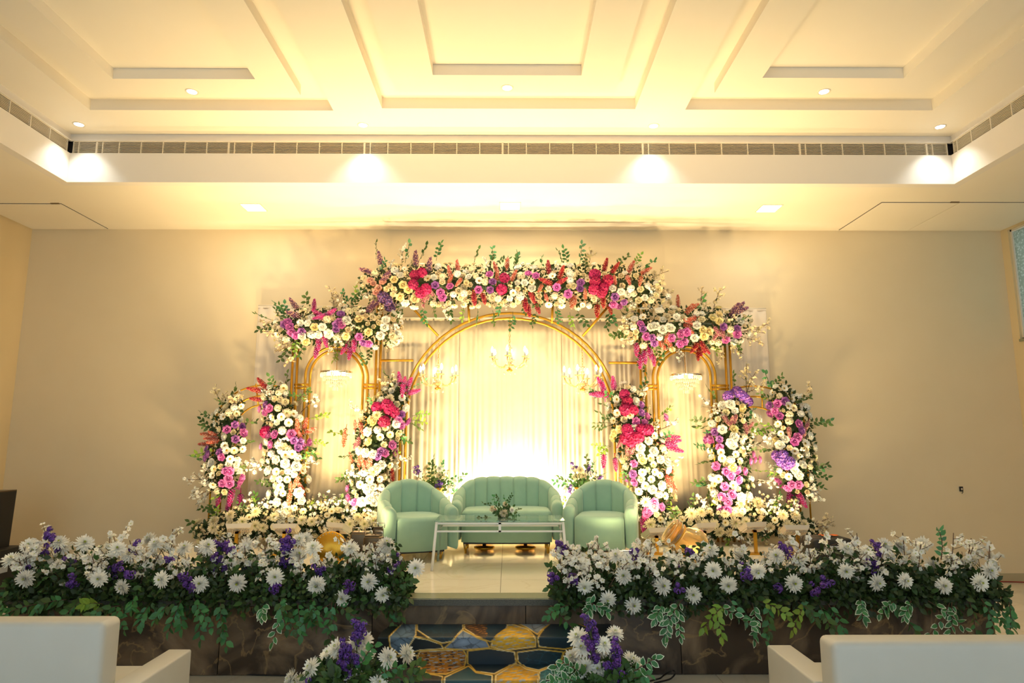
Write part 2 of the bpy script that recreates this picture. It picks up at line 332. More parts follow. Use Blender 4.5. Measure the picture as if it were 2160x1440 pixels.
xs_.append(SX1); ys_ = [.203, .72, 1.52, 2.32, 3.12, W-SY0-.02]
for a, b in zip(xs_, xs_[1:]):
    for c, d in zip(ys_, ys_[1:]):
        if d-c > .05: link('stage_tile', ti, st, Matrix.Translation((a, c, STG)) @ Matrix.Diagonal(((b-a-.003)/.797, (d-c-.003)/.797, 1, 1)))
build(MB().box(SX0+.03, SX1-.03, .1, W-SY0-.02, STG-.05, STG-.021), 'screed', M['darkgrille'], st)

# steps with the printed carpet
SX, SXR = -.92, .78; T1, T2 = SY0-.34, SY0-.66; HZ1, HZ2 = .36, .18
stp = thing('stage_steps', 'two wide carpeted steps up to the stage middle', 'steps', (0, SY0, 0))
build(MB().box(SX+.01, SXR-.01, T1-SY0+.01, -.004, 0, HZ1-.012), 'upper_step', M['darkgrille'], stp)
build(MB().box(SX+.01, SXR-.01, T2-SY0+.01, T1-SY0+.01, 0, HZ2-.012), 'lower_step', M['darkgrille'], stp)
prof = []
for (ya, za), (yb, zb) in (((SY0-.006, HZ1), (T1, HZ1)), ((T1, HZ1), (T1-.004, HZ2)), ((T1-.004, HZ2), (T2, HZ2)), ((T2, HZ2), (T2-.004, .004))):
    n = 42
    for i in range(n): t_ = i/n; prof.append((ya+(yb-ya)*t_, za+(zb-za)*t_))
prof.append((T2-.004, .004)); prof = np.array(prof); NX = 260
xs = np.linspace(SX, SXR, NX); uvv = []
for y, z in prof:
    c, s = math.cos(PITCH), math.sin(PITCH); zc = y*c+(z-H)*s; yc = -y*s+(z-H)*c; uvv.append(720-F*yc/zc)
vv = np.array(uvv)
cells = [('s', '#5d7488', '680,545 735,545 735,620 690,690 650,720 600,680 595,630'), ('t', '#0c2731', '745,552 860,517 985,535 990,590 930,650 880,660 800,632 745,595'), ('n', '#0a181e', '730,632 800,643 870,668 885,690 760,697 650,728 692,692'),
         ('s', '#7488a0', '990,598 1060,634 1115,652 1132,685 1000,695 892,688 935,652'), ('b', '#4a3115', '997,547 1100,527 1238,541 1222,590 1140,652 1060,626 1000,588'), ('g', '#c49a1e', '1245,562 1340,592 1382,640 1382,680 1210,700 1142,680 1162,620'),
         ('s', '#8f9ba6', '1250,543 1300,517 1470,527 1480,550 1420,588 1392,618 1330,578'), ('n', '#082430', '1490,540 1600,560 1700,600 1680,660 1540,693 1402,680 1394,640 1427,592'), ('r', '#a06a18', '760,705 990,697 1008,730 998,790 900,833 800,828 752,790 747,735'),
         ('n', '#071d28', '1017,705 1130,692 1268,710 1276,768 1160,832 1060,818 1017,768'), ('t', '#092a36', '1284,712 1400,697 1530,712 1512,770 1400,813 1330,797 1288,760'), ('n', '#12130f', '560,730 650,732 742,727 748,793 796,833 878,847 870,990 560,990'),
         ('n', '#174048', '1020,792 1060,828 1148,842 1143,990 888,990 893,852 1000,803'), ('g', '#c4921a', '1280,775 1330,807 1398,822 1390,990 1157,990 1168,842'), ('t', '#2b6066', '1404,822 1512,778 1640,800 1640,990 1398,990'), ('n', '#103038', '690,538 860,508 990,528 860,512 700,542'), ('r', '#a8701c', '1105,518 1290,505 1300,510 1242,536'),
         ('r', '#6b4a1c', '1538,712 1690,668 1700,790 1520,770')]
GX, _ = np.meshgrid(xs, vv); c_, s_ = math.cos(PITCH), math.sin(PITCH); zc_ = (prof[:, 0]*c_+(prof[:, 1]-H)*s_)[:, None]
GV = np.repeat(vv[:, None], NX, 1); GU = 1072+F*GX/zc_; ZX = (GU-590)*2.559; ZY = (GV-1097)*2.559
def smooth_noise(x, v, fx, fv, seed):
    r = np.random.default_rng(seed); out = 0
    for k in range(5): a, b, ph = r.normal(0, fx), r.normal(0, fv), r.uniform(0, 6.28); out = out+np.sin(a*x+b*v+ph)
    return out/5
idx = np.full(GX.shape, -1); edge = np.full(GX.shape, -999.)
for n_, (kk, cc, pp) in enumerate(cells):
    P = np.array([[float(q) for q in t_.split(',')] for t_ in pp.split()]); Q = np.roll(P, -1, 0); ins = np.zeros(GX.shape, bool); dm = np.full(GX.shape, 9e9)
    for (ax, ay), (bx, by) in zip(P, Q):
        cond = ((ay > ZY) != (by > ZY)); xi = (bx-ax)*(ZY-ay)/(by-ay+1e-9)+ax; ins ^= cond & (ZX < xi)
        tt = np.clip(((ZX-ax)*(bx-ax)+(ZY-ay)*(by-ay))/((bx-ax)**2+(by-ay)**2+1e-9), 0, 1); dm = np.minimum(dm, np.hypot(ZX-ax-tt*(bx-ax), ZY-ay-tt*(by-ay)))
    sd_ = np.where(ins, dm, -dm); m_ = sd_ > edge; edge = np.where(m_, sd_, edge); idx = np.where(m_, n_, idx)
seeds = [(0, q[0], q[1]) for q in cells]
cols = np.array([lin(q[2])[:3] for q in seeds]); col = cols[idx].copy(); kinds = np.array([q[1] for q in seeds])[idx]
fine = smooth_noise(GX, GV, 120, 1.5, 5)*.5+smooth_noise(GX, GV, 60, .8, 6)*.6
ss = np.random.default_rng(9); P2 = np.stack([ss.uniform(SX, SXR, 330), ss.uniform(vv.min(), vv.max(), 330)], 1)
sub = np.full(GX.shape, 9e9); sub2 = sub.copy()
for a, b in P2:
    d = np.sqrt(((GX-a)*270)**2+((GV-b)*1.6)**2); m_ = d < sub; sub2 = np.where(m_, sub, np.minimum(sub2, d)); sub = np.where(m_, d, sub)
sedge = sub2-sub
for k in ('s', 't'): mm = (kinds == k) & (sedge < 1.5); col[mm] *= .45 if k == 's' else 1.9
mm = kinds == 's'; col[mm] *= (1+.25*np.clip(sub[mm][:, None]/-14+.5, -1, 1))
mm = (kinds == 'g') | (kinds == 'r'); col[mm] *= (1+.55*fine[mm])[:, None]
mm = ((kinds == 'g') | (kinds == 'r')) & (smooth_noise(GX, GV, 55, .7, 8) > .32); col[mm] = lin('#8d9aa0')[:3]
mm = (kinds == 'r') & (smooth_noise(GX, GV, 70, .9, 12) < -.3); col[mm] = lin('#3a220c')[:3]
mm = (kinds == 'b') & (ZX > 1120+18*smooth_noise(GX, GV, 30, .5, 21)); col[mm] = lin('#082632')[:3]
mm = (kinds == 'b') & (ZX < 1120) & (smooth_noise(GX, GV, 90, 1.1, 22) > .25); col[mm] = lin('#9a6420')[:3]
col *= (.75+.5*np.clip(edge/45, 0, 1))[..., None]
g = np.clip((2.5-edge)/2.5, 0, 1)[..., None]; col = col*(1-g)+np.array(lin('#c8a03a')[:3])*g
g = np.clip(1-np.abs(edge-1)/2.2, 0, 1)[..., None]*(smooth_noise(GX, GV, 14, .2, 4) > -.1)[..., None]; col = col*(1-g)+np.array(lin('#e6dcb0')[:3])*g
g = np.clip((-edge-4)/2, 0, 1)[..., None]; col = col*(1-g)+np.array(lin('#101a1c')[:3])*g
np_, nx = len(prof), NX
V = np.zeros((np_, nx, 3)); V[..., 0] = xs[None]; V[..., 1] = prof[:, :1]-SY0; V[..., 2] = prof[:, 1:]
ii = np.arange(np_*nx).reshape(np_, nx); Fq = np.stack([ii[:-1, :-1], ii[1:, :-1], ii[1:, 1:], ii[:-1, 1:]], -1).reshape(-1, 4)
rx, ry_ = (xs-SX)/.11, np.arange(np_)/26.0; keep = ~((rx[None] < 1) & (ry_[:, None] < 1) & ((1-rx[None])**2+(1-ry_[:, None])**2 > 1)); Fq = Fq[keep[:-1, :-1].ravel()]
me = bpy.data.meshes.new('printed_carpet'); me.from_pydata(V.reshape(-1, 3).tolist(), [], Fq.tolist())
ca = me.color_attributes.new('print', 'FLOAT_COLOR', 'POINT'); ca.data.foreach_set('color', np.concatenate([np.clip(col, 0, 1), np.ones(col.shape[:2]+(1,))], -1).astype(np.float32).ravel())
cm = mat('printed_carpet', '#223344', .42); at = cm.node_tree.nodes.new('ShaderNodeVertexColor'); at.layer_name = 'print'; cm.node_tree.links.new(at.outputs[0], cm.node_tree.nodes['Principled BSDF'].inputs['Base Color'])
me.materials.append(cm)
cp = link('step_carpet', me, None, Matrix.Translation((0, SY0, 0)), label='glossy printed carpet of dark pebble cells with gold outlines on the steps', category='carpet')
sd = cp.modifiers.new('thick', 'SOLIDIFY'); sd.thickness = .006; sd.offset = 1

# ------------------------------------------------------------------ curtains behind the arches
YCUR = 8.44
def curtain(u0, u1, vt, vb, label, m, pitch=.07, amp=.007, gather=0, dy=0, seed=0):
    r = random.Random(seed); a, b = PY(u0, vt, YCUR+dy), PY(u1, vt, YCUR+dy); zb = PY(u0, vb, YCUR+dy).z; wd = b.x-a.x
    t = thing('curtain', label, 'curtain', ((a.x+b.x)/2, YCUR+dy, zb), 0)
    nx = max(30, int(wd/.009)); nz = 14; vs = []; ph = [r.uniform(0, 6.28) for _ in range(4)]
    for j in range(nz+1):
        q = j/nz
        for i in range(nx+1):
            s = i/nx; xx = (s-.5)*wd*(1+gather*.12*(q-.4)); k = s*wd/pitch*2*PI
            fold = math.sin(k+1.6*math.sin(k*.23+ph[0])+q*.5*math.sin(k*.11+ph[1]))+.5*math.sin(k*.43+ph[2])
            y = amp*fold*(.5+.7*q); z = (a.z-zb)*(1-q)
            if gather and q > .8: y -= .10*((q-.8)/.2)**2*(1+.5*math.sin(s*9)); z += .03*math.sin(s*7+ph[3])*((q-.8)/.2)
            vs.append((xx, y, z))
    fs = [(j*(nx+1)+i, j*(nx+1)+i+1, (j+1)*(nx+1)+i+1, (j+1)*(nx+1)+i) for j in range(nz) for i in range(nx)]
    o = build(MB().add(vs, fs), 'drape', m, t); sm = o.modifiers.new('thick', 'SOLIDIFY'); sm.thickness = .003
    build(MB().box(-wd/2, wd/2, -.006, .006, a.z-zb-.02, a.z-zb+.015), 'header_band', m, t)
    build(MB().tube([(-wd/2, .0, a.z-zb+.012), (wd/2, 0, a.z-zb+.012)], .009, 6), 'rod', M['whitemetal'], t)
curtain(545, 640, 646, 1075, 'pale sheer curtain edge at the far left of the backdrop', M['sheer'], .09, .009, 0, .06, 1)
curtain(628, 826, 648, 1070, 'cream pleated curtain behind the left chandelier arch', M['curtain'], .075, .007, 1, 0, 2)
curtain(820, 969, 672, 1110, 'cream pleated curtain in the middle, left panel', M['curtain'], .075, .007, 0, -.012, 3)
curtain(967, 1187, 672, 1110, 'cream pleated curtain in the middle, centre panel brightest lit', M['curtain'], .075, .007, 0, 0, 4)
curtain(1185, 1330, 674, 1110, 'cream pleated curtain in the middle, right panel', M['curtain'], .075, .007, 0, -.012, 5)
curtain(1326, 1530, 652, 1070, 'cream pleated curtain behind the right chandelier arch', M['curtain'], .075, .007, 1, 0, 6)
curtain(1525, 1616, 652, 1075, 'pale sheer curtain edge at the far right of the backdrop', M['sheer'], .09, .009, 0, .06, 7)

# ------------------------------------------------------------------ gold frames
YF = 8.22
def G(u, v, dy=0): return PY(u, v, YF+dy)
def frame(label, loc, tubes, name='arch_frame', r=.016):
    t = thing(name, label, 'arch frame', loc)
    for nm_, pts in tubes: build(MB().tube([Vector(p)-Vector(loc) for p in pts], r, 8), nm_, M['gold'], t)
    return t
def arcpts(cu, cv, ru, rv, legv, dy=0, a0=180, a1=0, n=28):
    pts = [G(cu-ru, legv, dy)] if a0 == 180 else []
    pts += [G(cu+ru*math.cos(math.radians(a0+(a1-a0)*i/n)), cv-rv*math.sin(math.radians(a0+(a1-a0)*i/n)), dy) for i in range(n+1)]
    if a1 == 0: pts.append(G(cu+ru, legv, dy))
    return pts
ZT = STG+.004; base = lambda u, dy=0: Vector((G(u, 900, dy).x, YF+dy, ZT))
def leg(pts):
    pts = list(pts); pts[0] = Vector((pts[1].x, pts[1].y, ZT)); pts[-1] = Vector((pts[-2].x, pts[-2].y, ZT)); return pts
def post(u, v, dy=0): a = G(u, v, dy); return [Vector((a.x, a.y, ZT)), a]
tb = [('arch_tube', leg(arcpts(1076, 893, 220, 222, 1150))), ('arch_tube', leg(arcpts(1076, 893, 231, 233, 1150)))]
for u, v in ((798, 610), (807, 610), (1346, 612), (1356, 612)):
    tb += [('post', post(u, v)), ('post', post(u, v, .10))]
tb += [('top_rail', [G(798, 612), G(1356, 612)]), ('top_rail', [G(798, 612, .1), G(1356, 612, .1)]), ('brace', [G(862, 640), G(924, 708)]), ('brace', [G(1284, 645), G(1229, 709)]),
       ('tie', [G(801, 760), G(872, 760)]), ('tie', [G(1284, 765), G(1350, 765)]), ('tie', [G(988, 640), G(990, 680)]), ('tie', [G(1166, 640), G(1164, 682)])]
frame('tall central gold arch in a square gold frame behind the loveseat', Vector((G(1076, 800).x, YF, ZT)), tb)
for s, (cu, p1, p2, lab) in enumerate(((710, 621, 631, 'left'), (1443, 1527, 1537, 'right'))):
    sg = -1 if s == 0 else 1; iu = 797 if s == 0 else 1362
    tb = [('arch_tube', leg(arcpts(cu, 797, 56, 58, 1150))), ('arch_tube', leg(arcpts(cu, 797, 66, 66, 1150)))]
    tb += [('post', post(p1, 690)), ('post', post(p2, 690)), ('top_rail', [G(min(p1, iu), 692), G(max(p2, iu), 692)])]
    for v in (811, 818): tb += [('crossbar', [G(min(p1, p2), v), G(cu-57 if s == 0 else cu+57, v)] if s == 0 else [G(cu+57, v+2), G(max(p1, p2), v+2)]), ('crossbar', [G(cu+57, v), G(iu, v)] if s == 0 else [G(iu, v+2), G(cu-57, v+2)])]
    frame('narrow gold arch around the %s crystal chandelier' % lab, Vector((G(cu, 800).x, YF, ZT)), tb)
tb = []
for k, (lu, tv) in enumerate(((453, 812), (475, 834), (498, 853))):
    ru = 560-lu; pts = [G(560+ru*math.cos(a), tv+ru*.82-ru*.82*math.sin(a)) for a in [PI-(PI*.62)*i/16 for i in range(17)]]
    tb.append(('arch_tube', [Vector((pts[0].x, YF, ZT))]+pts))
tb += [('tie', [G(540, 809), G(545, 856)]), ('tie', [G(466, 876), G(504, 890)])]
frame('small triple gold arch at the left end of the backdrop', Vector((G(500, 900).x, YF, ZT)), tb, r=.011)
tb = []
for k, (lu, tv) in enumerate(((1698, 814), (1678, 836), (1655, 858))):
    ru = lu-1588; pts = [G(1588+ru*math.cos(a), tv+ru*.82-ru*.82*math.sin(a)) for a in [(PI*.62)*i/16 for i in range(17)]]
    tb.append(('arch_tube', [Vector((pts[0].x, YF, ZT))]+pts))
tb += [('tie', [G(1607, 814), G(1608, 860)]), ('tie', [G(1682, 880), G(1645, 893)])]
frame('small triple gold arch at the right end of the backdrop', Vector((G(1650, 900).x, YF, ZT)), tb, r=.011)

# ------------------------------------------------------------------ chandeliers
def candle_chandelier(u, v, vtop, label, rot):
    p = PY(u, v, 8.12); top = PY(u, vtop, 8.12); t = thing('candle_chandelier', label, 'chandelier', p, rot, 'candle chandeliers of the main arch'); t.scale = (1.25,)*3
    ch = MB(); n = int(((top.z-p.z)/1.25-.10)/.028)
    for i in range(n):
        z = .11+i*.028; a = i % 2*PI/2
        ch.tube([(math.cos(q)*.008*math.cos(a), math.cos(q)*.008*math.sin(a), z+.014+.017*math.sin(q)) for q in [2*PI*k/8 for k in range(9)]], .002, 4, cap=False)
    build(ch, 'chain', M['gold2'], t)
    build(MB().lathe([(.001, .115), (.03, .11), (.034, .1), (.012, .095), (.018, .06), (.028, .04), (.014, .01), (.012, -.02), (.03, -.045), (.05, -.055), (.045, -.075), (.02, -.09), (.001, -.1)], 12), 'column', M['amber'], t)
    build(MB().lathe([(.02, -.1), (.034, -.11), (.02, -.125), (.001, -.126)], 10), 'bottom_cup', M['gold2'], t)
    for i in range(6):
        a = 2*PI*i/6+.3; d = Vector((math.cos(a), math.sin(a), 0))
        arm = build(MB().tube([d*.03+Vector((0, 0, -.05)), d*.07+Vector((0, 0, -.085)), d*.12+Vector((0, 0, -.08)), d*.165+Vector((0, 0, -.045)), d*.185+Vector((0, 0, 0))], .0065, 6), 'arm', M['amber'], t)
        e = d*.185
        build(MB().lathe([(.001, 0), (.02, .004), (.034, .012), (.03, .014), (.008, .012), (.008, .016)], 10, c=e), 'drip_cup', M['amber'], arm)
        build(MB().lathe([(.008, .014), (.008, .055), (.001, .056)], 8, c=e), 'candle_sleeve', M['greymetal'], arm)
        build(MB().lathe([(.001, .055), (.011, .066), (.013, .078), (.008, .1), (.001, .115)], 8, c=e), 'bulb', M['bulb'], arm)
        cr = MB(); cr.tube([e+Vector((0, 0, 0)), e+Vector((0, 0, -.035))], .0015, 4).ball(e+Vector((0, 0, -.05)), .011, 0, 6, (.8, .8, 1.6)); cr.ball(d*.06+Vector((0, 0, -.14)), .009, 0, 6, (.8, .8, 1.7))
        build(cr, 'crystal_drop', M['crystal'], arm)
candle_chandelier(1075, 757, 668, 'small candle chandelier hanging highest, in the middle of the arch', .1)
candle_chandelier(924, 795, 712, 'small candle chandelier hanging at the left of the arch', .5)
candle_chandelier(1229, 797, 714, 'small candle chandelier hanging at the right of the arch', .9)
def crystal_chandelier(u, vtop, vhook, label):
    p = PY(u, vtop, 8.15); t = thing('crystal_chandelier', label, 'chandelier', p, 0, 'tiered crystal chandeliers of the side arches')
    build(MB().tube([(0, 0, 0), (0, 0, PY(u, vhook, 8.15).z-p.z)], .004, 5), 'suspension_rod', M['gold2'], t)
    build(MB().lathe([(.186, 0), (.195, -.003), (.195, -.02), (.186, -.02)], 28), 'top_ring', M['chrome'], t)
    build(MB().tube([(-.19, 0, -.008), (.19, 0, -.008)], .004, 4).tube([(0, -.19, -.008), (0, .19, -.008)], .004, 4), 'ring_spokes', M['chrome'], t)
    z = -.02
    for k, (r, h) in enumerate(((.19, .05), (.155, .05), (.12, .045), (.08, .04), (.04, .05))):
        n = max(6, int(r*2*PI/.026)); tier = build(MB().lathe([(r, z), (r+.004, z), (r+.004, z-.006), (r, z-.006)], 24), 'tier_ring', M['chrome'], t)
        cr = MB()
        for i in range(n):
            a = 2*PI*i/n; c = Vector((r*math.cos(a), r*math.sin(a), z-.008)); q = Matrix.Rotation(a, 3, 'Z')
            vs = [c+q @ Vector(w_) for w_ in ((0, 0, 0), (0, -.009, -.01), (.005, 0, -.01), (0, .009, -.01), (-.005, 0, -.01), (0, -.008, -h+.008), (.005, 0, -h+.008), (0, .008, -h+.008), (-.005, 0, -h+.008), (0, 0, -h))]
            cr.add(vs, [(0, 1, 2), (0, 2, 3), (0, 3, 4), (0, 4, 1), (1, 5, 6, 2), (2, 6, 7, 3), (3, 7, 8, 4), (4, 8, 5, 1), (9, 6, 5), (9, 7, 6), (9, 8, 7), (9, 5, 8)], 0, False)
        build(cr, 'crystal_row', M['crystal'], tier, kind='stuff'); z -= h-.006
    for i in range(4):
        a = i*PI/2+.4; build(MB().ball((.09*math.cos(a), .09*math.sin(a), -.045), .022, 0, 8), 'bulb', M['bulb'], t)
crystal_chandelier(710, 783, 733, 'round tiered crystal chandelier in the left narrow arch'); crystal_chandelier(1446, 789, 735, 'round tiered crystal chandelier in the right narrow arch')

# ------------------------------------------------------------------ seating
def tub(name, label, loc, rz, wd, dp, hb, ha, nch, group=None, cat='armchair', z0=.105):
    t = thing(name, label, cat, loc, rz, group); th = .125; hw = wd/2-th/2; df = dp*.5; ry = dp*.42; y1 = dp*.5-ry-th/2
    pts = [Vector((-hw, -df+(y1+df)*i/10, 0)) for i in range(10)]
    e = 2.25 if wd < 1 else 2.6
    for i in range(49):
        a = PI-PI*i/48; c, s = math.cos(a), math.sin(a)
        pts.append(Vector((hw*math.copysign(abs(c)**(2/e), c), y1+ry*abs(s)**(2/e), 0)))
    pts += [Vector((hw, y1-(y1+df)*i/10, 0)) for i in range(1, 11)]
    cum = [0]
    for a, b in zip(pts, pts[1:]): cum.append(cum[-1]+(b-a).length)
    T = cum[-1]
    def at(s):
        s = min(max(s, 0), T)
        for i in range(len(pts)-1):
            if cum[i+1] >= s-1e-9: k = (s-cum[i])/max(1e-9, cum[i+1]-cum[i]); p = pts[i].lerp(pts[i+1], k); break
        q0, q1 = max(0, s-.02), min(T, s+.02)
        return p
    def frame_(s):
        p = at(s); d = (at(min(T, s+.015))-at(max(0, s-.015))).normalized(); n = Vector((-d.y, d.x, 0))
        return p, n
    def hh(p):
        q = min(1, max(0, (p.y+df)/(dp-th))); q = q*q*(3-2*q); ax = min(1, abs(p.x)/hw); return ha+(hb-ha)*(.42*q+.58*max(0, 1-ax**(2.6 if wd < 1 else 5)))
    La = .17; bounds = [0, La]+[La+(T-2*La)*i/nch for i in range(1, nch+1)]+[T]
    for k in range(len(bounds)-1):
        s0, s1 = bounds[k], bounds[k+1]; nu = 8; arm = k in (0, len(bounds)-2); vs = []; np2 = 0
        for i in range(nu+1):
            u = i/nu; p, n = frame_(s0+(s1-s0)*u); b = max(0, math.sin(PI*min(max(u, .02), .98)))**.45; h = hh(p); sc_ = 1
            if arm:
                uu = u if k == 0 else 1-u; b = 1 if uu < .8 else max(.3, 1-(uu-.8)*3); sc_ = min(1, .62+.38*math.sqrt(max(0, 1-(1-min(1, uu/.25))**2)))
            ro, ri = th/2*sc_, (th/2-.022+.022*b)*sc_; zt = h-.016*(1-b)-(1-sc_)*.05; r = th/2
            pr = [(ro*.8, z0), (ro, z0+.03), (ro, (zt-r+z0)/2), (ro, zt-r)]
            for a in range(1, 7): q = PI*a/7; off = ro*math.cos(q) if q < PI/2 else ri*math.cos(q); pr.append((off, zt-r+r*math.sin(q)))
            pr += [(-ri, zt-r), (-ri, .36), (-ri*.85, z0+.03)]; np2 = len(pr)
            vs += [(p.x+n.x*o_, p.y+n.y*o_, z_) for o_, z_ in pr]
        fs = [(i*np2+j, i*np2+(j+1) % np2, (i+1)*np2+(j+1) % np2, (i+1)*np2+j) for i in range(nu) for j in range(np2)]
        fs += [tuple(range(np2-1, -1, -1)), tuple(nu*np2+j for j in range(np2))]
        build(MB().add(vs, fs), 'arm_front' if arm else 'back_channel', M['velvet'], t)
    # seat with a bowed front
    hi = hw-th/2-.003; bm = bmesh.new(); out = []; bow = .05
    for i in range(13): x = -hi+2*hi*i/12; out.append((x, -df-.005-bow*(1-(x/hi)**2)))
    for i in range(17): a = PI*i/16; c, s = math.cos(a), math.sin(a); out.append((hi*math.copysign(abs(c)**(2/e), c), y1+(ry-th/2)*abs(s)**(2/e)))
    f = bm.faces.new([bm.verts.new((x, y, z0+.005)) for x, y in out]); g = bmesh.ops.extrude_face_region(bm, geom=[f]); vt = [v for v in g['geom'] if isinstance(v, bmesh.types.BMVert)]
    bmesh.ops.translate(bm, verts=vt, vec=(0, 0, .33)); bmesh.ops.recalc_face_normals(bm, faces=bm.faces)
    ed = [ed_ for ed_ in bm.edges if all(v in vt for v in ed_.verts)]; bmesh.ops.bevel(bm, geom=ed, offset=.045, segments=4, affect='EDGES', profile=.5)
    me = bpy.data.meshes.new('seat'); bm.to_mesh(me); bm.free(); me.materials.append(M['velvet']); me.polygons.foreach_set('use_smooth', [True]*len(me.polygons)); link('seat', me, t)
    build(MB().box(-hi+.02, hi-.02, -df+.03, y1+ry*.5, z0-.02, z0+.006), 'underside', M['black'], t)
    for sx in (-1, 1):
        for yy in (-df+.09, y1+ry*.45):
            c = Vector((sx*(hi-.04), yy, 0))
            build(MB().tube([c+Vector((-.022, 0, z0)), c+Vector((-.004, 0, .004)), c+Vector((.004, 0, .004)), c+Vector((.022, 0, z0))], .007, 6).tube([c+Vector((0, .025, z0)), c+Vector((0, 0, .004))], .006, 6), 'leg', M['gold2'], t)
    return t
cx = lambda u, Y: PY(u, 1080, Y).x
tub('tub_chair', 'mint velvet channel back tub chair at the left of the loveseat', (cx(874, 7.22), 7.22, STG), math.radians(22), .77, .72, .785, .53, 7, 'mint tub chairs')
tub('tub_chair', 'mint velvet channel back tub chair at the right of the loveseat', (cx(1270, 7.3), 7.3, STG), math.radians(-13), .76, .72, .775, .53, 7, 'mint tub chairs')
ls = tub('loveseat', 'mint velvet channel back two seat sofa in the middle of the stage', (cx(1069, 7.63), 7.63, STG), 0, 1.22, .68, .795, .55, 11, None, 'sofa', .13)
for u in (1022, 1108):
    build(MB().lathe([(.001, .02), (.1, .022), (.115, .03), (.115, .045), (.1, .052), (.02, .054), (.018, .12), (.001, .12)], 24).lathe([(.04, .001), (.04, .02), (.001, .02)], 12), 'round_foot', M['gold2'], ls, Matrix.Translation((cx(u, 7.6)-cx(1069, 7.63), -.03, 0)))

# acrylic coffee table
zt = .452; t = thing('coffee_table', 'long clear acrylic coffee table with a glass top before the loveseat', 'table', (cx(1055, 6.68), 6.68, STG)); hx, hy = .615, .25
build(MB().box(-hx, hx, -hy, hy, zt-.012, zt), 'glass_top', M['glass'], t)
for sx in (-1, 1):
    for sy in (-1, 1):
        b = MB(); x, y = sx*(hx-.02), sy*(hy-.02)
        b.tube([(x+sx*.035, y+sy*.03, .0), (x, y, zt-.012)], .017, 4); build(b, 'leg', M['acrylic'] if sy > 0 else M['painted_glint'], t)
for sy in (-1, 1):
    for z in (zt-.028, zt-.10): build(MB().box(-hx+.02, hx-.02, sy*(hy-.03)-.01, sy*(hy-.03)+.01, z-.008, z+.008), 'rail', M['painted_glint'], t)
for sx in (-1, 1): build(MB().box(sx*(hx-.03)-.01, sx*(hx-.03)+.01, -hy+.03, hy-.03, zt-.108, zt-.092), 'end_rail', M['acrylic'], t)
build(MB().box(-.012, .012, -hy+.02, -hy+.045, zt-.11, zt-.014), 'centre_post', M['painted_glint'], t)

# white hall sofas seen from behind
def hall_sofa(label, xo, xi, side, d1, d2, hb, ha, inset):
    # xo..xi: arm outer/inner x; side +1 arm on the right end
    wdt = 1.9; x0 = xo; x1 = xo-side*wdt; c = (x0+x1)/2; t = thing('hall_sofa', label, 'sofa', (c, d1, 0), 0, 'white sofas facing the stage'); hwid = wdt/2; aw = abs(xo-xi); D = d2-d1
    link('back', rbox_mesh('back', wdt-2*inset, .17, hb-.12, .035, M['leather'], 4), t, Matrix.Translation((0, .085, .12+(hb-.12)/2)))
    a0 = .005 if inset > .1 else .172
    for sx in (-1, 1):
        link('arm', rbox_mesh('arm', aw, D-a0, ha-.1, .012, M['leather']), t, Matrix.Translation((sx*(hwid-aw/2), (D+a0)/2, .1+(ha-.1)/2)))
        for yy in (.1, D-.06): build(MB().lathe([(.022, 0), (.028, .1)], 10, c=(sx*(hwid-.12), yy, 0)), 'leg', M['chrome'], t)
        link('seat_cushion', rbox_mesh('seat_cushion', hwid-aw-.008, D-.2, .15, .03, M['leather'], 4), t, Matrix.Translation((sx*(hwid-aw)/2, .175+(D-.2)/2, .325)))
    link('base', rbox_mesh('base', wdt-2*aw-.004, D-.19, .145, .012, M['leather']), t, Matrix.Translation((0, .18+(D-.2)/2, .175)))
d2 = 4.3; hall_sofa('white leather sofa at the bottom left, its back to the camera', PY(405, 1368, d2).x, PY(356, 1368, d2).x, 1, 3.6, d2, 1.72-.2529*3.6, PY(400, 1368, d2).z, abs(PY(405, 1368, d2).x-PY(356, 1368, d2).x)+.002)
d2 = 4.34; hall_sofa('white leather sofa at the bottom right, its back to the camera', PY(1617, 1359, d2).x, PY(1668, 1359, d2).x, -1, 3.52, d2, PY(1800, 1355, 3.52).z, PY(1640, 1359, d2).z, .03)

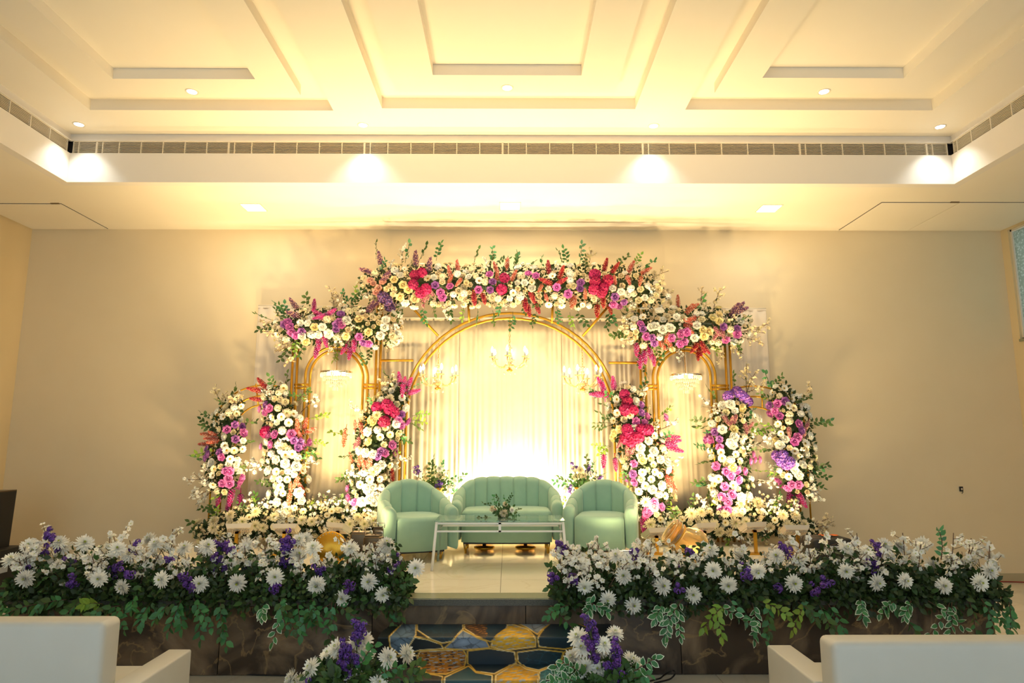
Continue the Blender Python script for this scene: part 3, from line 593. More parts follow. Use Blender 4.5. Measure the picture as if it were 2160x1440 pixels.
# ------------------------------------------------------------------ flood lights
def floodlight(u, v, Y, tgt, label, power, name='floodlight', m='whitemetal', post=True, sz=(.27, .17), group='floodlights on gold posts', spread=120):
    p = PY(u, v, Y); t = thing(name, label, 'floodlight', (p.x, p.y, STG), 0, group); hz = p.z-STG; d = (Vector(tgt)-p).normalized(); q = d.to_track_quat('Y', 'Z').to_matrix().to_4x4()
    mt = Matrix.Translation((0, .06 if post else 0, hz)) @ q
    w2, h2 = sz[0]/2, sz[1]/2
    hs = build(MB().add([(-w2, .02, -h2), (w2, .02, -h2), (w2, .02, h2), (-w2, .02, h2), (-w2*.86, -.025, -h2*.8), (w2*.86, -.025, -h2*.8), (w2*.86, -.025, h2*.8), (-w2*.86, -.025, h2*.8)], [(0, 1, 2, 3), (7, 6, 5, 4), (0, 4, 5, 1), (1, 5, 6, 2), (2, 6, 7, 3), (3, 7, 4, 0)], 0, False), 'housing', M[m], t, mt)
    fn = MB()
    for i in range(15): x = -w2*.8+w2*1.6*i/14; fn.box(x-.003, x+.003, -.042, -.024, -h2*.7, h2*.5)
    build(fn, 'cooling_fins', M[m], hs, kind='stuff')
    build(MB().box(-w2*.5, -w2*.3, -.03, -.024, -h2*.78, -h2*.66).box(w2*.3, w2*.5, -.03, -.024, -h2*.78, -h2*.66), 'vent_slots', M['black'], hs)
    build(MB().box(-w2*.92, w2*.92, .02, .023, -h2*.9, h2*.9), 'lens', M['warmlamp'], hs)
    if post:
        build(MB().box(-.016, .016, -.012, .012, .01, hz-.03), 'post', M['gold'], t); build(MB().box(-.016, .016, -.012, .07, hz-.05, hz-.03), 'bracket', M['gold'], t)
        build(MB().box(-.11, .11, -.05, .05, 0, .014), 'foot', M['gold'], t)
    else:
        build(MB().box(-.06, .06, -.05, .05, 0, .012).box(-.012, .012, -.012, .012, .01, hz), 'foot', M['bronze'], t)
    a = Vector((p.x, p.y+(.06 if post else 0), p.z))+d*.03
    light('flood_lamp', 'AREA', a, a+d, power, WARM, t, sz[0]*.9, sz[1]*.9, spread=math.radians(spread))
FY = 7.34
for u, v, tu, tv, lab, pw in ((500, 1115, 470, 850, 'first gold posted floodlight from the left end of the stage', .8), (600, 1115, 600, 850, 'second gold posted floodlight from the left, before the flower column', 1), (712, 1114, 780, 840, 'third gold posted floodlight from the left, behind the gold disc', 1.2),
                              (1385, 1124, 1340, 850, 'gold posted floodlight beside the amber jar', 1.1), (1486, 1114, 1440, 840, 'gold posted floodlight right of the amber jar', 1), (1592, 1112, 1560, 840, 'second gold posted floodlight from the right end', 1), (1682, 1118, 1690, 850, 'gold posted floodlight at the right end near the black case', .8)):
    floodlight(u, v, FY, PY(u, v, FY)+Vector(((tu-u)*.004, .45, .89)), lab, P_FLOOD*pw)
for u, v, Y, tu, lab in ((437, 1166, 6.4, 700, 'grey floodlight low among the hedge flowers, far left'), (612, 1166, 6.4, 800, 'grey floodlight low behind the purple statice in the left hedge'), (735, 1168, 6.4, 900, 'grey floodlight low beside the bronze canisters'), (1308, 1170, 6.4, 1250, 'grey floodlight low before the right tub chair'), (1478, 1176, 6.4, 1400, 'grey floodlight low before the amber jar')):
    floodlight(u, v, Y, PY(1072+(tu-1072)*.7, 430, 7.7), lab, P_FRONT*(.25 if u == 1308 else .6 if u == 437 else .25 if u == 735 else 1), 'floor_floodlight', 'greymetal', False, (.24, .19), 'grey floor floodlights', 105)
# round gold based floodlights behind the loveseat, washing the middle curtain
for u, pw, lab in ((1022, 1, 'left of the pair'), (1108, 1, 'right of the pair'), (1184, .6, 'beside the right tub chair')):
    p = Vector((cx(u, 8.12), 8.13, STG)); t = thing('curtain_floodlight', 'floodlight on a round gold base behind the loveseat, '+lab, 'floodlight', p, 0, 'round based floodlights')
    build(MB().lathe([(.001, .06), (.11, .062), (.118, .075), (.11, .088), (.03, .092), (.018, .11), (.018, .2), (.001, .2)], 24), 'round_base', M['gold2'], t)
    build(MB().lathe([(.05, 0), (.05, .008), (.02, .016), (.02, .06)], 16), 'foot', M['gold2'], t)
    hs = build(MB().box(-.13, .13, -.03, .03, -.05, .05), 'housing', M['whitemetal'], t, Matrix.Translation((0, 0, .23)) @ Matrix.Rotation(math.radians(35), 4, 'X'))
    build(MB().box(-.12, .12, .03, .033, -.045, .045), 'lens', M['warmlamp'], hs)
    light('curtain_lamp', 'AREA', p+Vector((0, .05, .27)), p+Vector((0, .32, 1.05)), P_CURTAIN*pw, (1, .83, .56), t, .24, .09)

# ------------------------------------------------------------------ stage oddments
def canister(u, v, Y, wdt, h, label, knob):
    p = PY(u, v, Y); t = thing('metal_canister', label, 'canister', (p.x, p.y, STG), random.uniform(-.2, .2), 'bronze canisters')
    link('body', rbox_mesh('body', wdt, wdt*.8, h, .02, M['bronze']), t, Matrix.Translation((0, 0, h/2)))
    for sx in (-1, 1): build(MB().tube([(sx*wdt*.3-.03, 0, h-.002), (sx*wdt*.3-.03, 0, h+.04), (sx*wdt*.3+.03, 0, h+.04), (sx*wdt*.3+.03, 0, h-.002)], .005, 6), 'handle', M['chrome'], t)
    build(MB().box(-wdt*.42, wdt*.42, -wdt*.33, wdt*.33, h-.002, h+.008), 'lid', M['bronze'], t)
    if knob: build(MB().tube([(wdt*.3, -wdt*.40, h*.82), (wdt*.3, -wdt*.40-.05, h*.82)], .028, 12), 'nozzle_knob', M['bronze'], t)
canister(762, 1150, 6.25, .18, .37, 'bronze metal canister with chrome handles, left of the three', False)
canister(787, 1180, 6.02, .155, .37, 'bronze metal canister with a round knob, front of the three', True)
canister(797, 1150, 6.27, .09, .41, 'narrow dark canister behind, touching the left tub chair', False)
p = PY(697, 1150, 6.15); t = thing('gold_disc_stand', 'round gold disc with a beaded rim behind the left hedge flowers', 'gold stand', (p.x, p.y, STG))
Rx = Matrix.Rotation(math.radians(78), 4, 'X')
build(MB().lathe([(.001, .0), (.11, .0), (.15, .012), (.155, .02), (.15, .028), (.001, .02)], 32), 'disc', M['gold2'], t, Matrix.Translation((0, 0, .235)) @ Rx)
b = MB()
for i in range(30): a = 2*PI*i/30; b.ball((.138*math.cos(a), .138*math.sin(a), -.002+.024), .009, 0, 6)
build(b, 'bead_rim', M['ivory'], t, Matrix.Translation((0, 0, .235)) @ Rx, kind='stuff')
build(MB().box(-.09, .09, -.05, .07, 0, .015).box(-.03, .03, -.01, .03, .01, .12), 'foot', M['gold'], t)
p = PY(1440, 1140, 6.2); t = thing('amber_jar', 'ribbed amber glass jar lying tilted by the right floodlights', 'jar', (p.x, p.y, STG))
pr = [(.09, 0), (.12, .02)]+[(.115+.065*math.sin(PI*(q/10)**.9)+(.006 if q % 2 else 0), .03+.024*q) for q in range(11)]+[(.105, .285), (.12, .295), (.12, .31), (.105, .32), (.12, .33), (.12, .345), (.108, .355), (.125, .36), (.128, .375), (.112, .378), (.1, .37), (.1, .29), (.15, .16), (.1, .03), (.001, .02)]
jb = build(MB().lathe([(.001, .0)]+pr, 30), 'jar_body', M['amber'], t, Matrix.Translation((.10, 0, .22)) @ Matrix.Rotation(math.radians(-52), 4, 'Y') @ Matrix.Translation((0, 0, -.1)))
build(MB().lathe([(.122, .286), (.127, .29), (.122, .294)], 28).lathe([(.122, .333), (.127, .336), (.122, .339)], 28), 'neck_band', M['gold2'], jb)
build(MB().box(-.14, .16, -.09, .09, 0, .02).tube([(-.05, 0, .02), (-.05, 0, .14)], .02, 8).tube([(.08, 0, .02), (.08, 0, .1)], .02, 8), 'cradle', M['gold'], t)
t = thing('black_case', 'black equipment case with an orange cloth on top at the right end of the stage', 'equipment case', tuple(PZ(1745, 1184, STG)))
link('case_body', rbox_mesh('case_body', .42, .34, .24, .05, M['black']), t, Matrix.Translation((0, 0, .125))); build(MB().tube([(-.1, -.17, .15), (-.06, -.2, .17), (.06, -.2, .17), (.1, -.17, .15)], .01, 6), 'handle', M['greymetal'], t)
t2 = thing('orange_cloth', 'small crumpled orange cloth lying on the black case', 'cloth', tuple(PZ(1745, 1184, STG)+Vector((.04, .02, .246))))
vs = [(-.09+.03*i, -.05+.03*j, .006+.012*random.random()) for j in range(4) for i in range(7)]; build(MB().add(vs, [(j*7+i, j*7+i+1, j*7+i+8, j*7+i+7) for j in range(3) for i in range(6)]), 'cloth_sheet', M['orange'], t2)
t = thing('white_basket', 'white lattice basket with a scalloped rim behind the left tub chair legs', 'basket', tuple(PZ(905, 1166, STG)+Vector((0, .15, 0)))); b = MB()
for s in (-1, 1):
    for i in range(9): x = -.15+i*.0375; b.tube([(x, s*.09, .008), (min(.15, x+.0375), s*.09, .06)], .004, 4).tube([(x, s*.09, .06), (min(.15, x+.0375), s*.09, .008)], .004, 4)
build(b, 'lattice', M['whiteplastic'], t, kind='stuff'); b = MB()
for i in range(7):
    c = -.135+i*.045
    for s in (-1, 1): b.add([(c-.022, s*.09, .062), (c-.02, s*.09, .08), (c, s*.09, .095), (c+.02, s*.09, .08), (c+.022, s*.09, .062), (c-.022, s*.094, .062), (c-.02, s*.094, .08), (c, s*.094, .095), (c+.02, s*.094, .08), (c+.022, s*.094, .062)], [(0, 1, 2, 3, 4), (9, 8, 7, 6, 5)])
build(b, 'scalloped_rim', M['whiteplastic'], t); build(MB().box(-.155, .155, -.095, .095, 0, .01).box(-.155, -.148, -.095, .095, .01, .07).box(.148, .155, -.095, .095, .01, .07), 'basket_base', M['whiteplastic'], t)
# loudspeaker and crate at the left edge
p = PY(18, 1100, 7.3); q0, q1 = PY(30, 1036, 7.5), PY(18, 1155, 7.5); zs = q1.z
t = thing('plinth_box', 'dark low crate under the black loudspeaker at the left edge', 'crate', (q1.x-.36, 7.35, 0))
link('box_body', rbox_mesh('box_body', .8, .5, zs, .01, M['black']), t, Matrix.Translation((0, .1, zs/2))); build(MB().box(-.36, .36, -.156, -.148, .1, zs-.1), 'front_panel', M['darkgrille'], t)
for sx in (-1, 1): build(MB().box(sx*.405-.006, sx*.405+.006, -.02, .1, zs*.6, zs*.7), 'side_handle', M['greymetal'], t)
t = thing('loudspeaker', 'tall black loudspeaker cabinet at the left edge of the picture', 'loudspeaker', (q1.x-.34, 7.35, zs)); hh_ = q0.z-zs
build(MB().add([(-.27, -.12, 0), (.27, -.12, 0), (.27, .25, 0), (-.27, .25, 0), (-.29, -.14, hh_), (.29, -.14, hh_), (.29, .25, hh_), (-.29, .25, hh_)], [(3, 2, 1, 0), (4, 5, 6, 7), (0, 1, 5, 4), (1, 2, 6, 5), (2, 3, 7, 6), (3, 0, 4, 7)], 0, False), 'cabinet', M['black'], t)
build(MB().box(-.25, .25, -.15, -.135, .04, hh_-.04), 'front_grille', M['darkgrille'], t); build(MB().box(-.29, .29, -.145, .25, hh_, hh_+.012), 'top_trim', M['bronze'], t)
# cables
def cable(name, label, pts, m, r=.007):
    pp = []
    for i in range(len(pts)-1):
        for k in range(6):
            s = k/6; a = Vector(pts[max(0, i-1)]); b = Vector(pts[i]); c_ = Vector(pts[i+1]); d = Vector(pts[min(len(pts)-1, i+2)])
            pp.append(.5*((2*b)+(c_-a)*s+(2*a-5*b+4*c_-d)*s*s+(3*b-a-3*c_+d)*s**3))
    pp.append(Vector(pts[-1])); o = build(MB().tube(pp, r, 6), name, m); o['label'] = label; o['category'] = 'cable'
cable('floor_cable', 'black cable on the floor along the left foot of the stage', [tuple(PZ(u, v, .008)) for u, v in ((200, 1413), (260, 1418), (330, 1416), (420, 1419), (500, 1416), (560, 1421), (620, 1417), (700, 1418))], M['cable'])
cable('floor_cable', 'second thin black cable looping on the floor before the left stage panels', [tuple(PZ(u, v, .008)) for u, v in ((240, 1419), (300, 1421), (400, 1416), (520, 1422), (600, 1424), (680, 1424))], M['cable'], .005)
cable('floor_cable', 'black cable coil on the floor by the right foreground flowers', [tuple(PZ(u, v, z)) for u, v, z in ((1370, 1436, .008), (1392, 1430, .008), (1400, 1424, .05), (1418, 1414, .1), (1424, 1420, .05), (1412, 1432, .008), (1380, 1440, .008))], M['cable'], .006)
cable('floor_cable', 'dark red cable running along the foot of the back wall at the right', [(PY(2085, 1225, W-.06).x, W-.05, .03), (PY(2110, 1225, W-.06).x, W-.06, .012), (PY(2130, 1225, W-.06).x, W-.07, .01), (PY(2158, 1225, W-.06).x, W-.1, .01)], M['redcable'], .008)

# ------------------------------------------------------------------ flowers: unit meshes, facing +Z, about 1 unit across unless noted
rnd = random.Random(11)
def petal(mb, c, yaw, tilt, L, Wd, mi=0, curl=.0, base=.0, nseg=2, cup=0):
    # strip from the centre outwards; tilt 0 = flat, PI/2 = upright
    d = Vector((math.cos(yaw), math.sin(yaw), 0)); s = Vector((-d.y, d.x, 0)); vs = []; p = Vector(c)+d*base; ang = tilt
    ws = [.45, 1, .35] if nseg == 2 else [.4, .95, 1, .45]
    for i in range(nseg+1):
        k = ws[i]*Wd/2; up = Vector((-d.x*math.sin(ang), -d.y*math.sin(ang), math.cos(ang)))
        vs += [p-s*k+up*cup*k, p, p+s*k+up*cup*k]
        p = p+(d*math.cos(ang)+Vector((0, 0, math.sin(ang))))*(L/nseg); ang += curl/nseg
    fs = []
    for i in range(nseg): fs += [(i*3, i*3+1, i*3+4, i*3+3), (i*3+1, i*3+2, i*3+5, i*3+4)]
    mb.add(vs, fs, mi)
def leaf(mb, p, d, up, L, Wd, mi=0, edge=None):
    d = d.normalized(); s = d.cross(up); s = s.normalized() if s.length > 1e-4 else d.orthogonal().normalized(); n = s.cross(d)
    def pts(k, lift): return [p+n*lift, p+d*L*.3-s*Wd*.44*k+n*(.08*L+lift), p+d*L*.65-s*Wd*.4*k+n*(.03*L+lift), p+d*L*(.5+.5*k)-n*(.1*L-lift), p+d*L*.65+s*Wd*.4*k+n*(.03*L+lift), p+d*L*.3+s*Wd*.44*k+n*(.08*L+lift), p+d*L*.35+n*lift, p+d*L*.68-n*(.02*L-lift)]
    fs = [(0, 6, 1), (1, 6, 7, 2), (2, 7, 3), (3, 7, 4), (4, 7, 6, 5), (5, 6, 0)]
    if edge is None: mb.add(pts(1, 0), fs, mi)
    else: mb.add(pts(1, 0), fs, edge); mb.add(pts(.76, .03*L), fs, mi); mb.add(pts(.76, -.03*L), fs, mi)
def chrysanth(col, stem=1.6, seed=0):
    r = random.Random(seed); b = MB()
    for ring, (n, tilt, L, base, z) in enumerate(((15, -.35, .46, .05, -.03), (17, -.05, .46, .05, -.01), (16, .28, .42, .05, .01), (14, .6, .36, .04, .02), (11, .9, .28, .03, .03), (8, 1.15, .2, .02, .04))):
        for i in range(n): petal(b, (0, 0, z), 2*PI*(i+r.uniform(-.25, .25))/n+ring*.4, tilt+r.uniform(-.15, .15), L*r.uniform(.85, 1.12), .125, 0, r.uniform(.1, .7), base, 2, .35)
    for i in range(7): petal(b, (0, 0, .05), 2*PI*i/7, 1.2, .20, .07, 1, .5, .01, 2)
    b.lathe([(.03, -.14), (.12, -.08), (.1, -.02)], 8, 2)
    if stem: b.tube([(0, 0, -.1), (.02, .01, -stem*.5), (r.uniform(-.1, .1), r.uniform(-.1, .1), -stem)], .022, 4, 2)
    return b.mesh('chrysanthemum', [M[col], M['lime'], M['stem']])
def rose(col, seed=0):
    r = random.Random(seed); b = MB()
    for n, tilt, L, Wd, base, curl in ((6, .15, .42, .46, .1, .5), (6, .55, .40, .42, .09, .7), (5, .95, .36, .36, .08, .7), (4, 1.25, .30, .28, .06, .5)):
        o = r.random()*6
        for i in range(n): petal(b, (0, 0, -.06), o+2*PI*i/n, tilt+r.uniform(-.1, .1), L, Wd, 0, curl, base, 3, .3)
    b.ball((0, 0, .12), .1, 0, 6, (1, 1, 1.5)); b.lathe([(.03, -.3), (.09, -.12), (.13, -.03)], 6, 1); return b.mesh('rose', [M[col], M['stem']])
def daisy(col, seed=0):
    r = random.Random(seed); b = MB()
    for ring in range(2):
        for i in range(8): petal(b, (0, 0, ring*.02), 2*PI*(i+ring*.5)/8, .25+.2*ring, .46, .27, 0, .2, .06, 3, .2)
    b.lathe([(.13, .03), (.15, .07), (.09, .11)], 10, 1); b.lathe([(.08, .1), (.06, .13), (.001, .135)], 8, 2); b.lathe([(.02, -.3), (.05, -.02)], 5, 3)
    return b.mesh('anemone', [M[col], M['yellow'], M['brown'], M['stem']])
def cluster(col, n=34, seed=0, fl=.26, c2=None):
    r = random.Random(seed); b = MB()
    for i in range(n):
        z = 1-1.25*(i+.5)/n; a = i*2.39996; q = math.sqrt(max(0, 1-z*z)); nrm = Vector((q*math.cos(a), q*math.sin(a), z)); c = nrm*.38*r.uniform(.88, 1.08)
        t1 = nrm.orthogonal().normalized(); t2 = nrm.cross(t1); o = r.random()*2
        for k in range(4):
            w0 = o+k*PI/2; e = t1*math.cos(w0)+t2*math.sin(w0); g = t1*math.cos(w0+PI/2)+t2*math.sin(w0+PI/2)
            b.add([c, c+e*fl*.3+g*fl*.28+nrm*.03, c+e*fl*.62+nrm*.06, c+e*fl*.3-g*fl*.28+nrm*.03], [(0, 1, 2, 3)], 0 if (not c2 or r.random() < .7) else 2)
    b.ball((0, 0, .0), .3, 1, 6); b.tube([(0, 0, -.2), (0, 0, -.75)], .03, 4, 1)
    return b.mesh('flower_cluster', [M[col], M['leafd'], M[c2 or col]])
def spike(col, c2, seed=0):
    # along +Z from 0 to 1, radius .16
    r = random.Random(seed); b = MB(); n = 74
    for i in range(n):
        z = .12+.86*i/n; rr = .135*(1-max(0, (z-.45)/.55)**1.6*.8)*(min(1, z/.2)); a = i*2.39996; c = Vector((rr*math.cos(a), rr*math.sin(a), z)); s = r.uniform(.032, .048); m = 0 if r.random() < .55 else 2
        o = Vector((math.cos(a), math.sin(a), .3)).normalized(); t1 = o.orthogonal().normalized()*s; t2 = o.cross(t1)
        b.add([c-o*s, c+t1, c+t2, c-t1, c-t2, c+o*s*1.2], [(0, 2, 1), (0, 3, 2), (0, 4, 3), (0, 1, 4), (5, 1, 2), (5, 2, 3), (5, 3, 4), (5, 4, 1)], m)
    b.tube([(0, 0, -.25), (0, 0, .1), (0, 0, .3), (0, 0, .6), (0, 0, .97)], [.02, .03, .08, .065, .015], 6, 0)
    for k in range(4): leaf(b, Vector((0, 0, .02)), Vector((math.cos(k*1.6), math.sin(k*1.6), .8)), Vector((0, 0, 1)), .3, .12, 1)
    return b.mesh('flower_spike', [M[col], M['leaf'], M[c2]])
def blossom(b, c, nrm, s, mi=0, ci=1, r=rnd):
    t1 = nrm.orthogonal().normalized(); t2 = nrm.cross(t1); o = r.random()*6
    for k in range(5):
        a = o+2*PI*k/5; e = t1*math.cos(a)+t2*math.sin(a); g = t2*math.cos(a)-t1*math.sin(a)
        b.add([c, c+e*s*.35+g*s*.3+nrm*s*.12, c+e*s*.62+nrm*s*.22, c+e*s*.35-g*s*.3+nrm*s*.12], [(0, 1, 2, 3)], mi)
    b.ball(c+nrm*s*.1, s*.11, ci, 4)
def spray(col, n=20, seed=0, fs=.15, spread=.26, leaves=3):
    # blossom branch along +Z, 0..1
    r = random.Random(seed); b = MB(); bend = Vector((r.uniform(-.15, .15), r.uniform(-.15, .15), 0)); main = [Vector((0, 0, -.25))]+[bend*(i/6)**2+Vector((0, 0, i/6)) for i in range(7)]
    b.tube(main, [.014]*4+[.01]*4, 4, 2)
    for i in range(6):
        z = .25+.12*i; a = r.random()*6.3; p = bend*z*z+Vector((0, 0, z)); e = p+Vector((math.cos(a)*spread, math.sin(a)*spread, r.uniform(.1, .25))); b.tube([p, p.lerp(e, .5)+Vector((0, 0, -.02)), e], .007, 3, 2)
        for k in range(max(1, n//7)):
            q = p.lerp(e, r.uniform(.35, 1)); nr = Vector((r.uniform(-1, 1), r.uniform(-1, 1), r.uniform(-.2, 1))).normalized(); blossom(b, q+nr*.03, nr, fs*r.uniform(.8, 1.2), 0, 1, r)
    for i in range(n//3):
        z = r.uniform(.3, 1); nr = Vector((r.uniform(-1, 1), r.uniform(-1, 1), r.uniform(-.2, 1))).normalized(); blossom(b, bend*z*z+Vector((0, 0, z))+nr*.04, nr, fs*r.uniform(.8, 1.2), 0, 1, r)
    for i in range(leaves): leaf(b, bend*.2+Vector((0, 0, .1+.15*i)), Vector((r.uniform(-1, 1), r.uniform(-1, 1), .5)), Vector((0, 0, 1)), .16, .08, 3)
    return b.mesh('blossom_spray', [M[col], M['lime'], M['twig'], M['leaf']])
def sprig(col, n=8, seed=0):
    r = random.Random(seed); b = MB(); bend = Vector((r.uniform(-.3, .3), r.uniform(-.2, .2), 0)); P = lambda t_: bend*t_*t_+Vector((0, 0, t_))
    b.tube([P(i/5) for i in range(6)], .012, 4, 1)
    for i in range(n):
        t_ = .25+.75*i/(n-1); a = i*PI+r.uniform(-.5, .5); leaf(b, P(t_), Vector((math.cos(a)*r.uniform(.5, 1), math.sin(a)*.7+r.uniform(-.4, .4), r.uniform(.1, .9) if i < n-1 else 2)), Vector((r.gauss(0, .5), -1, r.gauss(.2, .4))), r.uniform(.22, .32), r.uniform(.15, .2), 0)
    return b.mesh('leaf_sprig', [M[col], M['stem']])
def statice(seed=0):
    r = random.Random(seed); b = MB()
    for i in range(7):
        a = r.random()*6.3; q = r.uniform(.05, .3); c = Vector((q*math.cos(a), q*math.sin(a), r.uniform(.3, 1))); b.tube([(0, 0, -.3), (0, 0, .1), tuple(c)], .014, 3, 1)
        for k in range(15):
            nr = Vector((r.uniform(-1, 1), r.uniform(-1, 1), r.uniform(-.5, 1))).normalized(); p = c+nr*.11; t1 = nr.orthogonal().normalized()*.08; t2 = nr.cross(t1)
            b.add([p-nr*.03, p+t1+nr*.03, p+t2+nr*.03, p-t1+nr*.03, p-t2+nr*.03], [(0, 2, 1), (0, 3, 2), (0, 4, 3), (0, 1, 4), (1, 2, 3, 4)], 0 if r.random() < .75 else 2)
    return b.mesh('statice', [M['purple'], M['stem'], M['deep']])
U = {}
for c in ('white', 'cream', 'ivory', 'butter'): U['mum', c] = [chrysanth(c, 1.5, i) for i in range(3)]
for c in ('white', 'cream', 'butter', 'ivory', 'pink', 'violet', 'blush', 'magenta', 'coral'): U['rose', c] = [rose(c, i) for i in range(2)]
for c in ('white', 'cream', 'butter'): U['daisy', c] = [daisy(c, i) for i in range(2)]
U['cluster', 'magenta'] = [cluster('magenta', 30, i, .32) for i in range(2)]; U['cluster', 'purple'] = [cluster('purple', 34, i, .26, 'violet') for i in range(2)]
U['cluster', 'white'] = [cluster('white', 24, i, .32) for i in range(2)]; U['cluster', 'cream'] = [cluster('cream', 24, i, .32) for i in range(2)]; U['cluster', 'dusty'] = [cluster('dusty', 36, i, .22, 'mauve') for i in range(2)]
U['cluster', 'deep'] = [cluster('deep', 40, 3, .2, 'mauve')]; U['cluster', 'coral'] = [cluster('coral', 36, 4, .22, 'dusty')]
for c, c2 in (('hotpink', 'pink'), ('coral', 'blush'), ('crimson', 'coral'), ('mauve', 'blush'), ('magenta', 'hotpink'), ('deep', 'mauve'), ('dusty', 'blush')): U['spike', c] = [spike(c, c2, i) for i in range(2)]
for c in ('white', 'ivory', 'cream'): U['spray', c] = [spray(c, 22, i, .125) for i in range(4)]
for c in ('leaf', 'leafm', 'leafl'): U['sprig', c] = [sprig(c, 8, i) for i in range(5)]
U['statice', 'purple'] = [statice(i) for i in range(3)]
WORD = dict(hotpink='hot pink', leaf='dark green', leafm='mid green', leafl='lime green', deep='deep purple', dusty='dusty pink', butter='pale yellow')
NAME = dict(mum='chrysanthemum', daisy='anemone', cluster='hydrangea', spike='flower_spike', spray='blossom_spray', sprig='leaf_sprig', rose='rose', statice='statice')
def put(root, kind, col, pos, direction, size, spin=None):
    d = Vector(direction).normalized(); q = d.to_track_quat('Z', 'Y') @ Quaternion((0, 0, 1), rnd.random()*6.28 if spin is None else spin)
    lab = None if col in ('white', 'cream', 'ivory', 'leaf') else '%s %s' % (WORD.get(col, col), NAME[kind].replace('_', ' '))
    return link(NAME[kind], rnd.choice(U[kind, col]), root, Matrix.LocRotScale(Vector(pos)-root.matrix_basis.translation, q, Vector((size,)*3)), label=lab)
def foliage(root, pts, m, L=.055, name='foliage', dirs=None):
    b = MB(); o = root.matrix_basis.translation
    for i, p in enumerate(pts):
        d = Vector((rnd.gauss(0, 1), rnd.gauss(0, 1), rnd.gauss(0, 1))).normalized()
        if dirs: d = (d*.8+dirs[i]).normalized()
        l = L*rnd.uniform(.7, 1.3); leaf(b, p-o, d, Vector((rnd.gauss(0, .4), -1, rnd.gauss(.4, .4))), l, l*.62)
    return build(b, name, M[m], root, kind='stuff')
# explicit flowers, one letter code + position in a zoomed view of the photograph; spikes add the direction they point (degrees)
CODE = {'M': ('cluster', 'magenta', 27), 'P': ('rose', 'pink', 19), 'V': ('rose', 'violet', 18), 'K': ('spike', 'hotpink', 36), 'C': ('spike', 'coral', 32), 'R': ('spike', 'crimson', 34), 'U': ('spike', 'mauve', 38),
        'H': ('cluster', 'purple', 26), 'D': ('spike', 'dusty', 28), 'E': ('cluster', 'deep', 30), 'B': ('rose', 'blush', 17), 'Y': ('rose', 'butter', 20), 'W': ('rose', 'white', 21), 'A': ('daisy', 'white', 17), 'Z': ('daisy', 'cream', 16),
        'N': ('mum', 'cream', 22), 'G': ('sprig', 'leaf', 38), 'g': ('sprig', 'leafm', 38), 'l': ('sprig', 'leafl', 36), 'S': ('spray', 'ivory', 46), 's': ('spray', 'white', 46), 'F': ('spike', 'coral', 28)}
def parse(txt, ox, oy, sc):
    out = []
    for tok in txt.split():
        c = tok[0]; a = tok[1:].split(','); out.append((c, ox+float(a[0])/sc, oy+float(a[1])/sc, float(a[2]) if len(a) > 2 else None))
    return out
